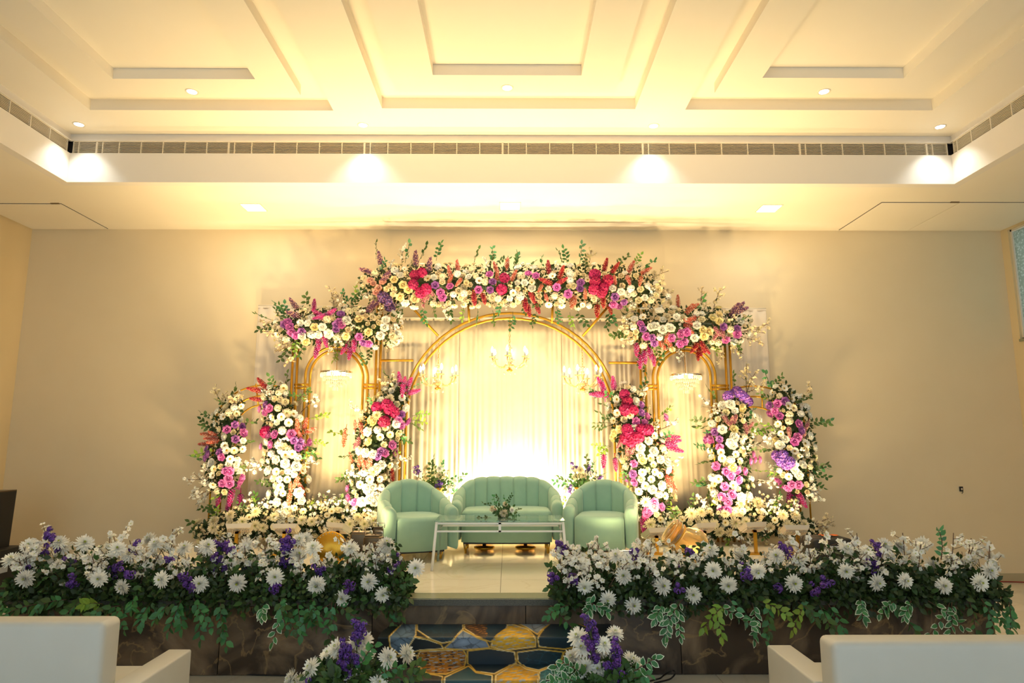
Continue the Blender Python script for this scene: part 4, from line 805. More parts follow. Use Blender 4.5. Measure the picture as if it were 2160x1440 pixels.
def garland(name, label, spine, Yc, exp, fillmix, step=12.5, depth=1.0, group=None, zmin=None, sprigs=26, cat='flower garland', fsize=1.0, leaves=9.0):
    k = Yc/F; mid = spine[len(spine)//2]; root = thing(name, label, cat, PY(mid[0], mid[1], Yc), 0, group)
    seg = [(spine[i], spine[i+1]) for i in range(len(spine)-1)]
    def near(u, v):
        best = None
        for a, b in seg:
            dx, dy = b[0]-a[0], b[1]-a[1]; t_ = max(0, min(1, ((u-a[0])*dx+(v-a[1])*dy)/(dx*dx+dy*dy+1e-9))); x, y, r = a[0]+dx*t_, a[1]+dy*t_, a[2]+(b[2]-a[2])*t_
            d = math.hypot(u-x, v-y)/r
            if best is None or d < best[0]: best = (d, u-x, v-y, r, x, y)
        return best
    def place(u, v, out=1.0):
        d, du, dv, r, sx, sy = near(u, v); dc = min(d, 1); bul = math.sqrt(max(0, 1-dc*dc)); Y = Yc-r*k*depth*bul*.85*out
        n = Vector((du/r*.9, -(bul*.9+.25), -dv/r*.9+.05)); return PY(u, v, Y), n
    taken = []
    for c, u, v, ang in exp:
        kind, col, px = CODE[c]; p, n = place(u, v, 1.12 if kind in ('rose', 'cluster', 'daisy', 'mum') else 1.0)
        if kind in ('spike', 'sprig', 'spray'):
            d, du, dv, r, sx, sy = near(u, v)
            if ang is None: ang = rnd.choice((1, -1))*rnd.uniform(55, 125) if kind == 'spike' else math.degrees(math.atan2(-(v-sy), u-sx))+rnd.uniform(-25, 25)
            a = math.radians(ang); dd = Vector((math.cos(a), -.28-rnd.random()*.2, math.sin(a))); L = px*k*rnd.uniform(.9, 1.15); put(root, kind, col, p-dd.normalized()*L*.5, dd, L)
            if kind == 'spike': taken.append((u, v, 10))
        else:
            put(root, kind, col, p, n+Vector((rnd.gauss(0, .15), 0, rnd.gauss(0, .15))), px*k*rnd.uniform(.92, 1.1)); taken.append((u, v, px*.55))
    us0, us1 = min(s[0]-s[2] for s in spine), max(s[0]+s[2] for s in spine); vs0, vs1 = min(s[1]-s[2] for s in spine), max(s[1]+s[2] for s in spine)
    tot = sum(m_[2] for m_ in fillmix); placed = 0; tries = 0; area = (us1-us0)*(vs1-vs0)
    while tries < area/9 and placed < 330:
        tries += 1; u, v = rnd.uniform(us0, us1), rnd.uniform(vs0, vs1); d = near(u, v)[0]
        if d > 1.02+.10*rnd.random(): continue
        x = rnd.random()*tot
        for kind, col, wt, px in fillmix:
            x -= wt
            if x <= 0: break
        rad = px*.36 if kind != 'spray' else 7
        if any((u-a)**2+(v-b)**2 < (rad+min(r_, 12))**2*.86 for a, b, r_ in taken): continue
        taken.append((u, v, rad)); placed += 1; p, n = place(u, v, rnd.uniform(.86, 1.06))
        if kind == 'spray':
            dd = (n+Vector((0, 0, .5))).normalized(); L = px*k*rnd.uniform(.8, 1.15); put(root, kind, col, p-dd*L*.6, dd, L)
        else: put(root, kind, col, p, n+Vector((rnd.gauss(0, .25), 0, rnd.gauss(0, .25))), px*k*rnd.uniform(.8, 1.15)*fsize)
    # sprigs round the outline
    for i in range(sprigs):
        a, b = rnd.choice(seg); t_ = rnd.random(); an = rnd.random()*6.28; r = a[2]+(b[2]-a[2])*t_
        u, v = a[0]+(b[0]-a[0])*t_+math.cos(an)*r*.95, a[1]+(b[1]-a[1])*t_-math.sin(an)*r*.95
        if near(u, v)[0] < .8: continue
        p, n = place(u, v, .7); dd = Vector((math.cos(an), -.3, math.sin(an)+.1)); L = 34*k*rnd.uniform(.8, 1.2); put(root, 'sprig', rnd.choice(('leaf', 'leaf', 'leafm', 'leafl')), p-dd.normalized()*L*.4, dd, L)
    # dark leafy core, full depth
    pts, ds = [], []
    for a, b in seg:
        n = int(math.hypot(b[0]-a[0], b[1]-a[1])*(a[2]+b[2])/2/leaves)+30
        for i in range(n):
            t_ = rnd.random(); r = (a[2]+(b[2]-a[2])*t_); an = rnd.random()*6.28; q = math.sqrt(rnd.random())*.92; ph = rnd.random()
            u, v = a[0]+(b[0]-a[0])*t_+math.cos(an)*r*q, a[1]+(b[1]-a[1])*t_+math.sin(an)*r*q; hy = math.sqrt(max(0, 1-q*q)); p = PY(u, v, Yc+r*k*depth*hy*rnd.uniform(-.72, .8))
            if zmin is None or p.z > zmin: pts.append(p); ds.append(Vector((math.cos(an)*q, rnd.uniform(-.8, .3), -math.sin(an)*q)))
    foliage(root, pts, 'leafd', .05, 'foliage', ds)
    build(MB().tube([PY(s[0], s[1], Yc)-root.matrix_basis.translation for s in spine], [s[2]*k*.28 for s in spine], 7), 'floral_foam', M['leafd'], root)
    return root
MIX1 = [('rose', 'white', 3, 17), ('rose', 'cream', 3, 16), ('cluster', 'white', 2, 18), ('cluster', 'cream', 2, 17), ('daisy', 'white', 1.2, 16), ('daisy', 'cream', 1, 15), ('spray', 'white', 1.8, 34), ('spray', 'ivory', 1.5, 34), ('rose', 'ivory', 1.5, 13)]
MIX2 = [('rose', 'white', 2, 17), ('rose', 'cream', 2, 16), ('cluster', 'white', 2, 18), ('daisy', 'white', 2.4, 17), ('daisy', 'cream', 1.2, 16), ('spray', 'white', 3.4, 36), ('cluster', 'cream', 1.2, 17), ('rose', 'ivory', 1, 12)]
YG = 8.14
garland('flower_garland', 'long mixed flower garland over the top of the central arch', [(782, 600, 26), (826, 601, 42), (900, 600, 44), (1075, 601, 43), (1260, 602, 45), (1340, 602, 42), (1378, 622, 30)], YG, parse(
    'U195,150,100 U435,150,90 U525,195,80 U110,228,165 U235,262 E245,425 E265,460 E220,400 U150,465,40 U120,490,220 D500,410 D540,370 D485,440 D515,390 B150,310 B185,340 B130,290 B215,300 B170,365 Y350,320 Y290,285 Y385,350 Y330,400 W365,440 W425,465 Y430,410 W340,455 '
    'M430,255 M475,242 M420,318 M505,348 M470,372 V565,322 P665,330 P600,370 P615,402 C660,230,100 C715,195,95 F665,285 F725,300 P930,250 V950,300 P855,352 V935,352 C970,205,110 C1045,185,80 F980,262 M1030,275 F1090,262 M1010,350 R825,410,-80 R890,410,-75 P1240,260 P1190,245 '
    'R1325,205,95 R1410,240,70 R1310,298,160 R1410,298,30 F1270,340 R1215,400,-70 R1248,470,-70 R1190,490,-80 R1168,450,-85 F1310,405 V1540,305 V1535,345 P1380,335 P1455,380 M1635,252 M1640,300 M1630,348 M1722,290 M1692,340 M1680,372 R1705,190,75 R1770,210,55 C1875,205,65 C1975,228,30 F1770,290 F1860,285 F1940,290 '
    'F1570,385 F1500,420,-90 C1480,440,-95 V1770,400 V1830,435 P1760,450 P1800,460 R1650,490,-95 R1690,430,-90 R1735,480,-75 '
    'G175,95,80 g375,110,75 G480,115,60 g580,100,80 G835,135,75 g955,130,70 G1000,150,30 g1115,165,80 G1180,185,40 G1410,150,120 g1450,135,90 g1545,115,80 G1800,160,60 l1910,160,70 g1990,190,35 G340,512,-100 g480,515,-90 G655,512,-90 l750,495,-100 g850,525,-90 G960,540,-80 g1090,550,-85 G1240,540,-95 '
    'g1390,515,-80 l1470,545,-90 G1540,540,-70 g1740,540,-85 G1830,520,-60 G80,350,190 g45,402,200 S1600,165,80 s340,120,90 s640,470,-100 S2030,330,20 S2050,250,30', 740, 500, 3.176), MIX1, sprigs=34)
garland('flower_garland', 'mixed flower garland on the left narrow arch', [(600, 690, 24), (640, 689, 38), (735, 687, 44), (806, 690, 42)], YG, parse(
    'U960,565,125 U965,655,160 U1600,590,50 K1130,580,85 K1265,640,30 K1180,672,200 K1165,645,150 P905,718 P925,755 V880,735 P940,800 P975,830 V1025,797 V1355,650 V1320,737 P1345,715 P1365,740 V1315,777 P1510,840 V1545,890 P1590,897 K1150,960,-90 K1168,895,-80 K1225,875,-70 K1385,940,-110 K1430,975,-90 K1470,910,-85 '
    'W1030,835 Y1060,880 Y1135,760 W1200,760 W1255,815 Y1400,835 Y1590,800 W1690,830 W1725,760 W1735,700 Y1510,690 W1405,705 S760,725,170 S790,800,190 S880,865,210 S905,915,230 S1290,500,95 S1325,555,70 S970,975,-95 G720,680,160 G745,752,190 g845,610,120 G1060,580,100 g1400,525,95 G1465,560,60 l1500,495,70 G1040,930,-70 l1320,985,-90 G1610,970,-80 g1530,1000,-70 G910,970,-110 G1730,835,-40', 380, 500, 4), MIX1, sprigs=16)
garland('flower_garland', 'mixed flower garland on the right narrow arch', [(1345, 690, 32), (1400, 692, 46), (1480, 690, 46), (1552, 690, 32)], YG, parse(
    'C680,222,95 C775,290,60 C800,275,30 C790,372,200 C775,400,150 C770,445,-60 F590,535 C545,585,-60 F600,565 U1150,300,60 U1180,280,40 U1200,300,20 D1010,470 D1060,495 D1000,510 R820,612,-130 R870,635,-90 R915,622,-60 R850,665,-100 R890,600,-80 P365,415 V385,455 P412,517 V462,527 V482,575 P625,530 P705,495 P755,482 P735,562 P700,577 V1062,435 V1180,450 P1180,497 P1085,545 '
    'W455,440 W490,432 W550,460 W600,440 Y890,460 Y940,475 Y900,515 W840,425 W820,530 Y1020,280 Y1025,330 Y1030,390 Y975,360 W525,305 W380,285 W345,230 Y320,290 W620,450 K330,625,-95 K360,725,-95 K400,690,-90 K440,645,-85 K475,715,-90 S1310,470,0 S1350,450,10 S1310,545,-20 S1150,600,-40 S1050,640,-90 S880,180,90 S1000,200,80 S620,210,95 S270,430,170 S285,550,200 s700,660,-90 G190,480,180 G222,510,200 g870,260,80 G260,340,150 G1200,382,20 G510,642,-80 l1000,600,-70 G105,365,-90 G385,780,-88 G355,690,-100', 1260, 580, 4), MIX1, sprigs=16)
garland('flower_column', 'crescent flower drape on the outermost left arch', [(497, 850, 15), (478, 885, 28), (482, 925, 36), (471, 960, 38), (465, 1000, 36), (478, 1030, 22)], YG-.02, parse(
    'C215,490,175 C240,520,180 C205,560,185 C260,490,150 C255,545,190 P355,452 V415,415 V470,430 P480,477 V420,525 V205,600 V215,640 V195,668 V300,625 P315,660 P320,860 P375,862 P365,820 P450,850 P465,820 P430,882 P345,767 P375,770 K295,975,-92 K385,965,-88 K455,1000,-80 K365,1030,-95 A330,355 A270,405 A340,575 Z410,610 A250,800 Z260,750 A355,610 A470,600 s170,880,200 s190,920,210 s180,965,220 s150,830,180 s500,700,20 s520,760,10 S350,240,110 S285,215,130 S410,260,60 G395,185,90 G240,350,140 G215,430,160 g150,680,180 G500,390,30 G500,550,0 G240,1065,190', 380, 780, 3.6), MIX2, sprigs=10)
garland('flower_column', 'tall leaning flower column, second from the left', [(580, 826, 22), (583, 862, 32), (600, 905, 40), (599, 945, 44), (599, 990, 45), (606, 1025, 42), (607, 1075, 38)], YG-.05, parse(
    'R630,110,130 R570,150,170 R585,222,175 P610,295 V650,262 P650,317 P680,290 M655,470 P670,497 P720,490 P620,580 P690,565 P845,485 V865,535 V895,590 P935,580 P975,550 V910,547 C890,425,90 C950,410,70 C990,460,20 F900,482 F880,850 F840,890 F915,890 F830,975 A860,335 A825,400 A770,355 Z870,260 A760,830 Z815,830 N810,330 W660,545 W670,765 W730,680 W800,710 W880,730 W970,680 W640,840 W900,930 W680,945 W740,1000 W920,990 W970,830 s980,700,10 s620,720,170 s1000,240,40 G710,110,100 G810,100,80 G905,210,40 l1020,360,10 l1040,540,0 G1010,600,-20 G940,210,60 l1050,350,20', 380, 780, 3.6), MIX2, sprigs=18)
garland('flower_column', 'leaning flower column left of the loveseat', [(843, 822, 18), (826, 850, 34), (812, 880, 44), (800, 910, 47), (789, 945, 45), (786, 975, 43), (779, 1010, 41), (771, 1045, 40), (771, 1095, 36)], YG-.06, parse(
    'K1665,70,95 K1700,105,80 K1690,150,-90 K1730,115,60 K1775,165,15 M1495,285 M1570,262 M1592,300 M1625,320 M1550,392 P1655,385 V1680,337 P1725,390 P1680,420 P1610,570 P1555,632 V1500,655 V1525,615 P1630,630 P1275,900 P1325,1005 P1280,970 D1355,550 D1335,560 F1330,420 F1375,440 F1300,670 F1385,670 F1400,720 F1360,700 C1440,700,80 C1250,485,-95 C1245,530,-90 R1610,800,90 '
    'Y1470,400 Y1450,380 W1425,470 W1525,235 N1590,220 N1495,345 W1710,290 W1640,410 Y1430,545 W1360,615 W1410,630 W1465,640 N1470,770 W1440,980 W1460,890 s1640,700,20 W1380,1000 W1420,900 Y1515,190 Y1475,225 A1520,510 Z1560,440 A1440,830 A1370,870 W1500,740 W1530,720 W1490,960 W1470,1000 W1440,930 S1600,120,95 S1560,140,100 s1340,310,150 G1620,80,110 g1775,120,40 l1800,380,0 l1812,330,20 G1790,420,-20 G1270,790,180 G1280,830,200 l1220,480,170 G1690,545,-20', 380, 780, 3.6), MIX2, sprigs=16)
garland('flower_column', 'leaning flower column right of the loveseat', [(1319, 832, 22), (1327, 863, 36), (1332, 897, 44), (1346, 920, 48), (1357, 952, 50), (1368, 985, 50), (1374, 1019, 43), (1379, 1050, 38), (1379, 1100, 34)], YG-.06, parse(
    'K100,110,120 K120,150,100 K70,185,180 K110,185,170 K195,105,100 M280,185 M300,240 M285,303 M345,305 M300,450 M310,482 M400,455 M455,455 M340,512 M290,517 M380,510 M330,545 V405,265 V405,325 P448,352 P365,390 P430,402 P590,352 P590,380 P350,710 V345,790 P290,820 P355,850 P505,1000 P515,1032 P560,1040 P630,1060 P450,1090 P470,1070 K640,510,0 K645,545,10 K660,600,-20 K620,565,-10 C640,800,-100 C610,840,-80 C640,862,-60 D300,612 D340,602 D240,560 K420,1180,-90 K430,1200,-90 K435,1095,90 '
    'A225,325 A320,345 A480,830 A505,775 A390,920 Z545,800 A500,500 W160,280 Y240,450 Y200,480 Y190,515 W460,540 W400,590 Y415,685 W550,680 W600,700 W500,620 W610,755 N440,1000 W490,910 N655,965 N475,1170 W365,240 W350,450 W500,1040 W560,880 W400,650 s610,430,20 s640,700,10 s430,190,70 G110,400,180 G120,440,200 G150,380,150 G60,190,170 l120,600,200 l110,585,190 l590,330,30 g680,1130,20 G640,1150,0 G400,150,80 K120,685,-95 K210,715,-90', 1240, 780, 3.6), MIX2, sprigs=16)
garland('flower_column', 'tall flower column, second from the right, purple blooms at its top', [(1550, 852, 28), (1541, 891, 40), (1543, 924, 45), (1540, 960, 43), (1540, 991, 41), (1541, 1022, 41), (1550, 1052, 41), (1545, 1085, 38)], YG-.05, parse(
    'H1065,200 H1130,165 H1170,200 H1215,240 H1150,185 H1190,215 D1050,380 D1120,370 D1200,440 D1090,390 D1230,430 V965,470 P925,490 V1000,525 P935,532 P1000,585 P900,530 P1250,640 P1265,680 P1300,680 P1230,692 P975,730 P1050,770 P1130,760 P1085,802 P1145,835 P1040,885 P1190,770 P1020,960 P1095,945 P1065,1000 P1010,1060 P1060,1060 '
    'W1020,450 Y1110,450 W1110,510 W1080,550 W1100,570 W1020,270 W1080,260 Y1170,290 W1250,340 W1280,360 W1300,372 N1160,1010 W1275,1010 W1275,1060 W1165,965 W1220,960 Y1100,740 A1020,670 A1010,625 Z1150,690 A1120,640 A1170,1070 S1230,90,80 S1280,145,20 S1200,60,95 s940,290,150 s1330,840,5 s1310,560,20 G1110,105,95 G880,380,170 G870,432,190 g880,590,180 G900,700,200 G870,840,170 g890,870,190 G970,200,120 l1270,480,0 l1300,770,-10', 1240, 780, 3.6), MIX2, sprigs=16)
garland('flower_column', 'crescent flower drape on the outermost right arch', [(1650, 824, 18), (1655, 858, 33), (1672, 885, 38), (1679, 915, 42), (1679, 945, 43), (1677, 980, 43), (1685, 1008, 36), (1697, 1036, 22)], YG-.02, parse(
    'V1380,270 P1440,255 V1495,237 P1420,310 P1385,332 P1455,350 P1600,410 V1620,460 P1590,510 P1570,545 P1470,870 P1550,870 P1445,835 P1600,872 P1520,895 H1435,650 H1470,690 H1485,645 H1512,720 H1532,700 K1540,1000,-110 K1590,980,-85 K1625,985,-70 K1570,1040,-90 K1530,965,-120 D1640,470 D1660,430 D1530,470 W1680,345 W1685,500 W1720,590 Y1430,540 W1390,560 W1460,570 W1570,760 W1560,720 W1600,800 W1690,820 W1630,720 A1490,140 A1520,275 Z1560,290 '
    'g1380,105,120 G1420,100,70 G1600,220,40 G1740,390,0 g1770,400,20 G1370,222,170 G1350,490,180 G1390,600,190 G1720,860,-10 G1740,790,0 l1430,790,190 s1680,930,-60 s1700,900,-30 S1640,200,50', 1240, 780, 3.6), MIX2, sprigs=12)
MIXB = [('mum', 'cream', 2, 26), ('spray', 'ivory', 5, 40), ('spray', 'white', 3, 40), ('daisy', 'cream', .8, 15), ('rose', 'cream', 1, 16)]
garland('flower_bed', 'low bed of cream chrysanthemums and blossom along the left foot of the backdrop', [(430, 1125, 20), (500, 1105, 34), (600, 1100, 36), (700, 1100, 34), (790, 1110, 30)], 8.02, parse(
    'N575,1075 N715,1115 N925,1140 N1000,1150 N630,1195 N570,1180 N380,1100 N475,1150 N885,1250 N255,1145 N130,1160 N435,1240 N250,1200 N1155,1150 N1350,1120 N1400,1170 N1290,1170 G150,1190,160 G170,1230,190 G230,1080,110 G580,1010,80 l970,1020,60 G1250,1040,90 s1080,1020,90 s1110,1060,70 s540,1040,110 s660,1080,90 s1200,1060,80', 380, 780, 3.6), MIXB, step=17, depth=.75, zmin=STG+.01, sprigs=24, cat='flower bed', leaves=3.6)
garland('flower_bed', 'low bed of cream chrysanthemums and blossom along the right foot of the backdrop', [(1385, 1120, 24), (1460, 1105, 34), (1550, 1095, 38), (1650, 1095, 34), (1715, 1125, 18)], 8.02, parse(
    'N1040,1090 N960,1170 N1000,1230 N1080,1235 N1120,1160 N1200,1150 N1385,1195 N1520,1180 N1645,1175 N700,1195 N630,1190 N1230,1200 N890,1170 N1580,1110 N1480,1100 N860,1080 G660,1130,70 G810,1040,110 G930,1020,80 l1390,1060,60 s880,1060,90 s1560,1100,60 S1740,1170,30 S1790,1190,20 S1720,1210,10 s1340,1070,90', 1240, 780, 3.6), MIXB, step=17, depth=.75, zmin=STG+.01, sprigs=24, cat='flower bed', leaves=3.6)

# bouquets behind the chairs and the table centrepiece
def bouquet(label, u, v, Y, items, R, name='bouquet', vase=True, zb=None):
    p = PY(u, v, Y); zb = STG if zb is None else zb; t = thing(name, label, 'flower arrangement', (p.x, p.y, zb))
    for kind, col, uu, vv_, px, ang in items:
        q = PY(uu, vv_, Y-rnd.uniform(0, R*.8)); k = Y/F
        if kind in ('sprig', 'spray', 'statice', 'spike'): a = math.radians(ang if ang is not None else 90); d = Vector((math.cos(a), rnd.uniform(-.5, .1), math.sin(a))); put(t, kind, col, q-d.normalized()*px*k*.6, d, px*k)
        else: put(t, kind, col, q, (uu-u, -R*F/Y*1.2, v-vv_), px*k)
    pts = [p+Vector((rnd.gauss(0, R*.55), rnd.gauss(0, R*.4), rnd.gauss(0, R*.4))) for i in range(260 if vase else 150)]
    foliage(t, pts, 'leaf', .045 if vase else .035)
    h = p.z-zb
    if vase: build(MB().lathe([(.001, .0), (.07, 0), (.075, .02), (.03, .05), (.028, h*.75), (.09, h*.92), (.085, h*.93), (.001, h*.8)], 16), 'pedestal_vase', M['gold'], t)
    else: build(MB().lathe([(.001, 0), (.05, .003), (.055, .03), (.001, .035)], 14), 'posy_bowl', M['leafd'], t)
its = lambda l, ox, oy, sc: [(k, c, ox+a/sc, oy+b/sc, px, an) for k, c, a, b, px, an in l]
bouquet('flower bouquet standing behind the gap between the left tub chair and the loveseat', 920, 1018, 8.12, its([('mum', 'cream', 430, 310, 17, 0), ('mum', 'cream', 425, 385, 19, 0), ('mum', 'cream', 530, 370, 18, 0), ('mum', 'cream', 470, 355, 16, 0), ('mum', 'white', 530, 320, 15, 0), ('mum', 'white', 610, 460, 15, 0), ('mum', 'white', 600, 500, 15, 0), ('mum', 'white', 650, 410, 15, 0), ('statice', 'purple', 365, 335, 24, 100), ('statice', 'purple', 520, 420, 26, 80), ('statice', 'purple', 525, 440, 22, 60),
    ('sprig', 'leaf', 475, 295, 36, 85), ('sprig', 'leafm', 555, 320, 30, 60), ('sprig', 'leaf', 690, 400, 34, 30), ('sprig', 'leaf', 460, 330, 34, 100), ('sprig', 'leafm', 620, 430, 30, 40), ('spray', 'white', 340, 360, 34, 140), ('spray', 'white', 660, 450, 32, 30), ('spray', 'ivory', 570, 360, 32, 60), ('sprig', 'leaf', 560, 440, 34, -10), ('sprig', 'leafm', 640, 480, 30, 0)], 780, 900, 3.6), .15)
bouquet('flower bouquet standing behind the gap between the loveseat and the right tub chair', 1226, 1018, 8.12, its([('mum', 'cream', 1600, 330, 17, 0), ('mum', 'cream', 1560, 380, 17, 0), ('mum', 'cream', 1620, 370, 18, 0), ('mum', 'white', 1660, 360, 15, 0), ('mum', 'white', 1480, 470, 15, 0), ('statice', 'purple', 1555, 310, 24, 95), ('statice', 'purple', 1665, 320, 24, 80), ('statice', 'purple', 1525, 475, 26, 110), ('statice', 'purple', 1745, 385, 20, 40), ('sprig', 'leaf', 1650, 275, 34, 90), ('sprig', 'leafm', 1690, 300, 30, 70),
    ('sprig', 'leaf', 1470, 390, 36, 150), ('sprig', 'leafm', 1450, 440, 36, 170), ('sprig', 'leafl', 1480, 530, 34, -100), ('sprig', 'leaf', 1740, 370, 30, 30), ('spray', 'white', 1690, 370, 32, 50), ('spray', 'ivory', 1570, 345, 32, 100), ('spray', 'white', 1470, 490, 30, 200), ('sprig', 'leafl', 1490, 560, 34, -90)], 780, 900, 3.6), .15)
bouquet('small posy of cream flowers and leaves on the coffee table', 1061, 1078, 6.72, its([('mum', 'cream', 1018, 655, 18, 0), ('mum', 'cream', 930, 620, 14, 0), ('mum', 'cream', 1030, 585, 12, 0), ('mum', 'white', 1080, 630, 12, 0), ('rose', 'blush', 955, 628, 5, 0), ('sprig', 'leaf', 1055, 545, 22, 75), ('sprig', 'leaf', 900, 580, 22, 140), ('sprig', 'leafm', 950, 570, 24, 110), ('sprig', 'leaf', 1110, 640, 24, 10), ('sprig', 'leaf', 870, 685, 24, 175), ('sprig', 'leafm', 1100, 685, 20, -10), ('sprig', 'leafm', 1040, 560, 22, 90), ('sprig', 'leaf', 985, 560, 24, 95)], 780, 900, 3.6), .085, 'table_posy', False, STG+.452)

# ------------------------------------------------------------------ hedges of flowers along the stage front
LEAFS = {}
def leafmesh(col):
    if col not in LEAFS:
        b = MB(); leaf(b, Vector((0, 0, 0)), Vector((0, 0, 1)), Vector((0, -1, 0)), 1, .62, 0, 1 if col == 'var' else None); LEAFS[col] = b.mesh('leaf', [M['leafm' if col == 'var' else col], M['leafedge']])
    return LEAFS[col]
def branch(root, a, b, col, n=11, size=.06):
    # a hanging leafy branch from a to b, every leaf an object
    o = root.matrix_basis.translation; a, b = Vector(a), Vector(b); d = b-a; L = d.length; sag = Vector((rnd.gauss(0, .04), -.05, .06))*L*2
    P = lambda t_: a+d*t_+sag*math.sin(PI*t_)*.5
    br = build(MB().tube([P(i/6)-a for i in range(7)], .0035, 4), 'leaf_branch', M['twig'], root, Matrix.Translation(a-o))
    for i in range(n):
        t_ = .12+.88*i/(n-1); tan = (P(min(1, t_+.05))-P(t_-.05)).normalized(); s = tan.cross(Vector((0, -1, 0))).normalized()*(1 if i % 2 else -1)
        dr = (tan*.7+s*(.85 if i < n-1 else 0)+Vector((rnd.gauss(0, .2), -.25+rnd.gauss(0, .2), -.25+rnd.gauss(0, .2)))).normalized(); q = dr.to_track_quat('Z', 'Y'); ny = q @ Vector((0, -1, 0))
        tw = Quaternion((0, 0, 1), rnd.gauss(0, .5)); c = col if col != 'mix' else rnd.choice(('leaf', 'leafm', 'leaf', 'leafm', 'leaf'))
        face = dr.cross(Vector((0, -1, .3))).normalized(); up = face.cross(dr); mt = Matrix((face, -up, dr)).transposed() if False else Matrix((face, face.cross(dr)*-1, dr)).transposed()
        link('leaf', leafmesh(c), br, Matrix.LocRotScale(P(t_)-a, (mt.to_quaternion() @ tw), Vector((size*rnd.uniform(.75, 1.15),)*3)))
Z7 = lambda a, b: (a/3.0857, 1040+b/3.0857)
Z8 = lambda a, b: (580+a/2.571, 1100+b/2.571)
ZR = lambda a, b: (1360+a/2.7, 1080+b/2.7)
def pairs(s): return [tuple(float(x) for x in t_.split(',')) for t_ in s.split()]
mums_L = [Z7(*q) for q in pairs('75,430 185,340 215,375 385,320 410,345 550,325 165,555 378,475 640,395 765,360 645,555 795,610 840,395 970,297 1015,330 1200,355 1050,560 1300,590 1350,345 1485,420 1545,585 1665,445 1790,545 1940,400 2060,600 1605,340 1985,300 2040,355')]+[Z8(*q) for q in pairs('130,100 225,345 300,225 365,415 460,205 410,145 550,240 510,325 585,395 600,180 630,215 605,120 765,250')]
mums_R = [Z8(*q) for q in pairs('1575,200 1640,240 1680,350 1740,220 1805,420 1850,185 1890,295 1945,228 1945,455')]+[ZR(*q) for q in pairs('105,420 275,470 160,275 245,290 475,415 390,330 375,215 640,335 545,245 850,405 750,250 735,300 880,270 1015,310 1145,335 1145,205 1265,225 1325,400 1485,390 1365,187 1450,195 1580,180 1640,300 1705,420 1735,260 1910,400 1965,335 1880,200')]
st_L = [Z7(*q) for q in pairs('325,285 375,355 160,505 455,470 475,570 290,385 880,370 830,525 765,475 1105,435 1210,570 1455,345 1500,370 1430,365 1410,455 1440,480 1610,500 1865,310 1870,355 1900,440 1850,455 1790,620 1255,615 740,515 2080,520')]+[Z8(*q) for q in pairs('65,150 85,215 230,280 395,360 635,265 655,225')]
st_R = [Z8(*q) for q in pairs('1565,155 1510,310 1615,310 1955,185 1545,140')]+[ZR(*q) for q in pairs('255,230 195,435 185,320 575,335 570,365 785,200 810,245 1320,190 1340,230 1275,285 1025,395 760,430 970,440 1300,310')]
tall_L = [Z7(*q) for q in pairs('775,250 1135,245 300,270 880,320 1380,300')]; tall_R = [ZR(*q) for q in pairs('1215,140 1475,140 1770,140 1840,165 1930,215 870,150 940,190 1560,190 555,170 1070,150')]+[Z8(*q) for q in pairs('1700,130 1740,130 1660,150')]
br_L = [Z7(*q)+(c,) for q, c in [((290, 720), 'mix'), ((230, 800), 'mix'), ((440, 780), 'mix'), ((590, 800), 'mix'), ((860, 740), 'leafm'), ((800, 870), 'leafm'), ((920, 830), 'leafm'), ((1020, 810), 'mix'), ((1110, 870), 'leafm'), ((1180, 860), 'leafm'), ((1310, 920), 'leafm'), ((1440, 900), 'mix'), ((1470, 960), 'leafm'), ((1710, 790), 'var'), ((1790, 930), 'var'), ((1900, 860), 'mix'), ((1960, 870), 'leafm'), ((2030, 830), 'mix'), ((2140, 980), 'leafm'), ((60, 780), 'mix'), ((10, 760), 'leafm'), ((560, 720), 'leafl'), ((1360, 850), 'leafm')]]+[Z8(a, b)+(c,) for a, b, c in ((140, 590, 'leafm'), (300, 660, 'mix'), (60, 560, 'mix'), (230, 540, 'mix'), (450, 540, 'mix'))]
br_R = [ZR(a, b)+(c,) for a, b, c in ((130, 680, 'var'), (200, 690, 'var'), (350, 640, 'leafl'), (430, 680, 'leafl'), (590, 640, 'var'), (620, 700, 'var'), (700, 670, 'mix'), (660, 700, 'leafm'), (790, 580, 'leafl'), (850, 650, 'leafl'), (1050, 640, 'mix'), (1130, 700, 'leafm'), (1240, 590, 'var'), (1350, 570, 'var'), (1480, 580, 'var'), (1520, 650, 'mix'), (1600, 720, 'var'), (1740, 690, 'var'), (1850, 720, 'var'), (1880, 720, 'mix'), (2080, 650, 'leafm'), (1980, 690, 'leafm'), (60, 600, 'var'), (960, 600, 'mix'))]+[Z8(a, b)+(c,) for a, b, c in ((1620, 590, 'mix'), (1490, 500, 'leafm'), (1700, 480, 'var'), (1780, 480, 'var'), (2120, 600, 'var'))]
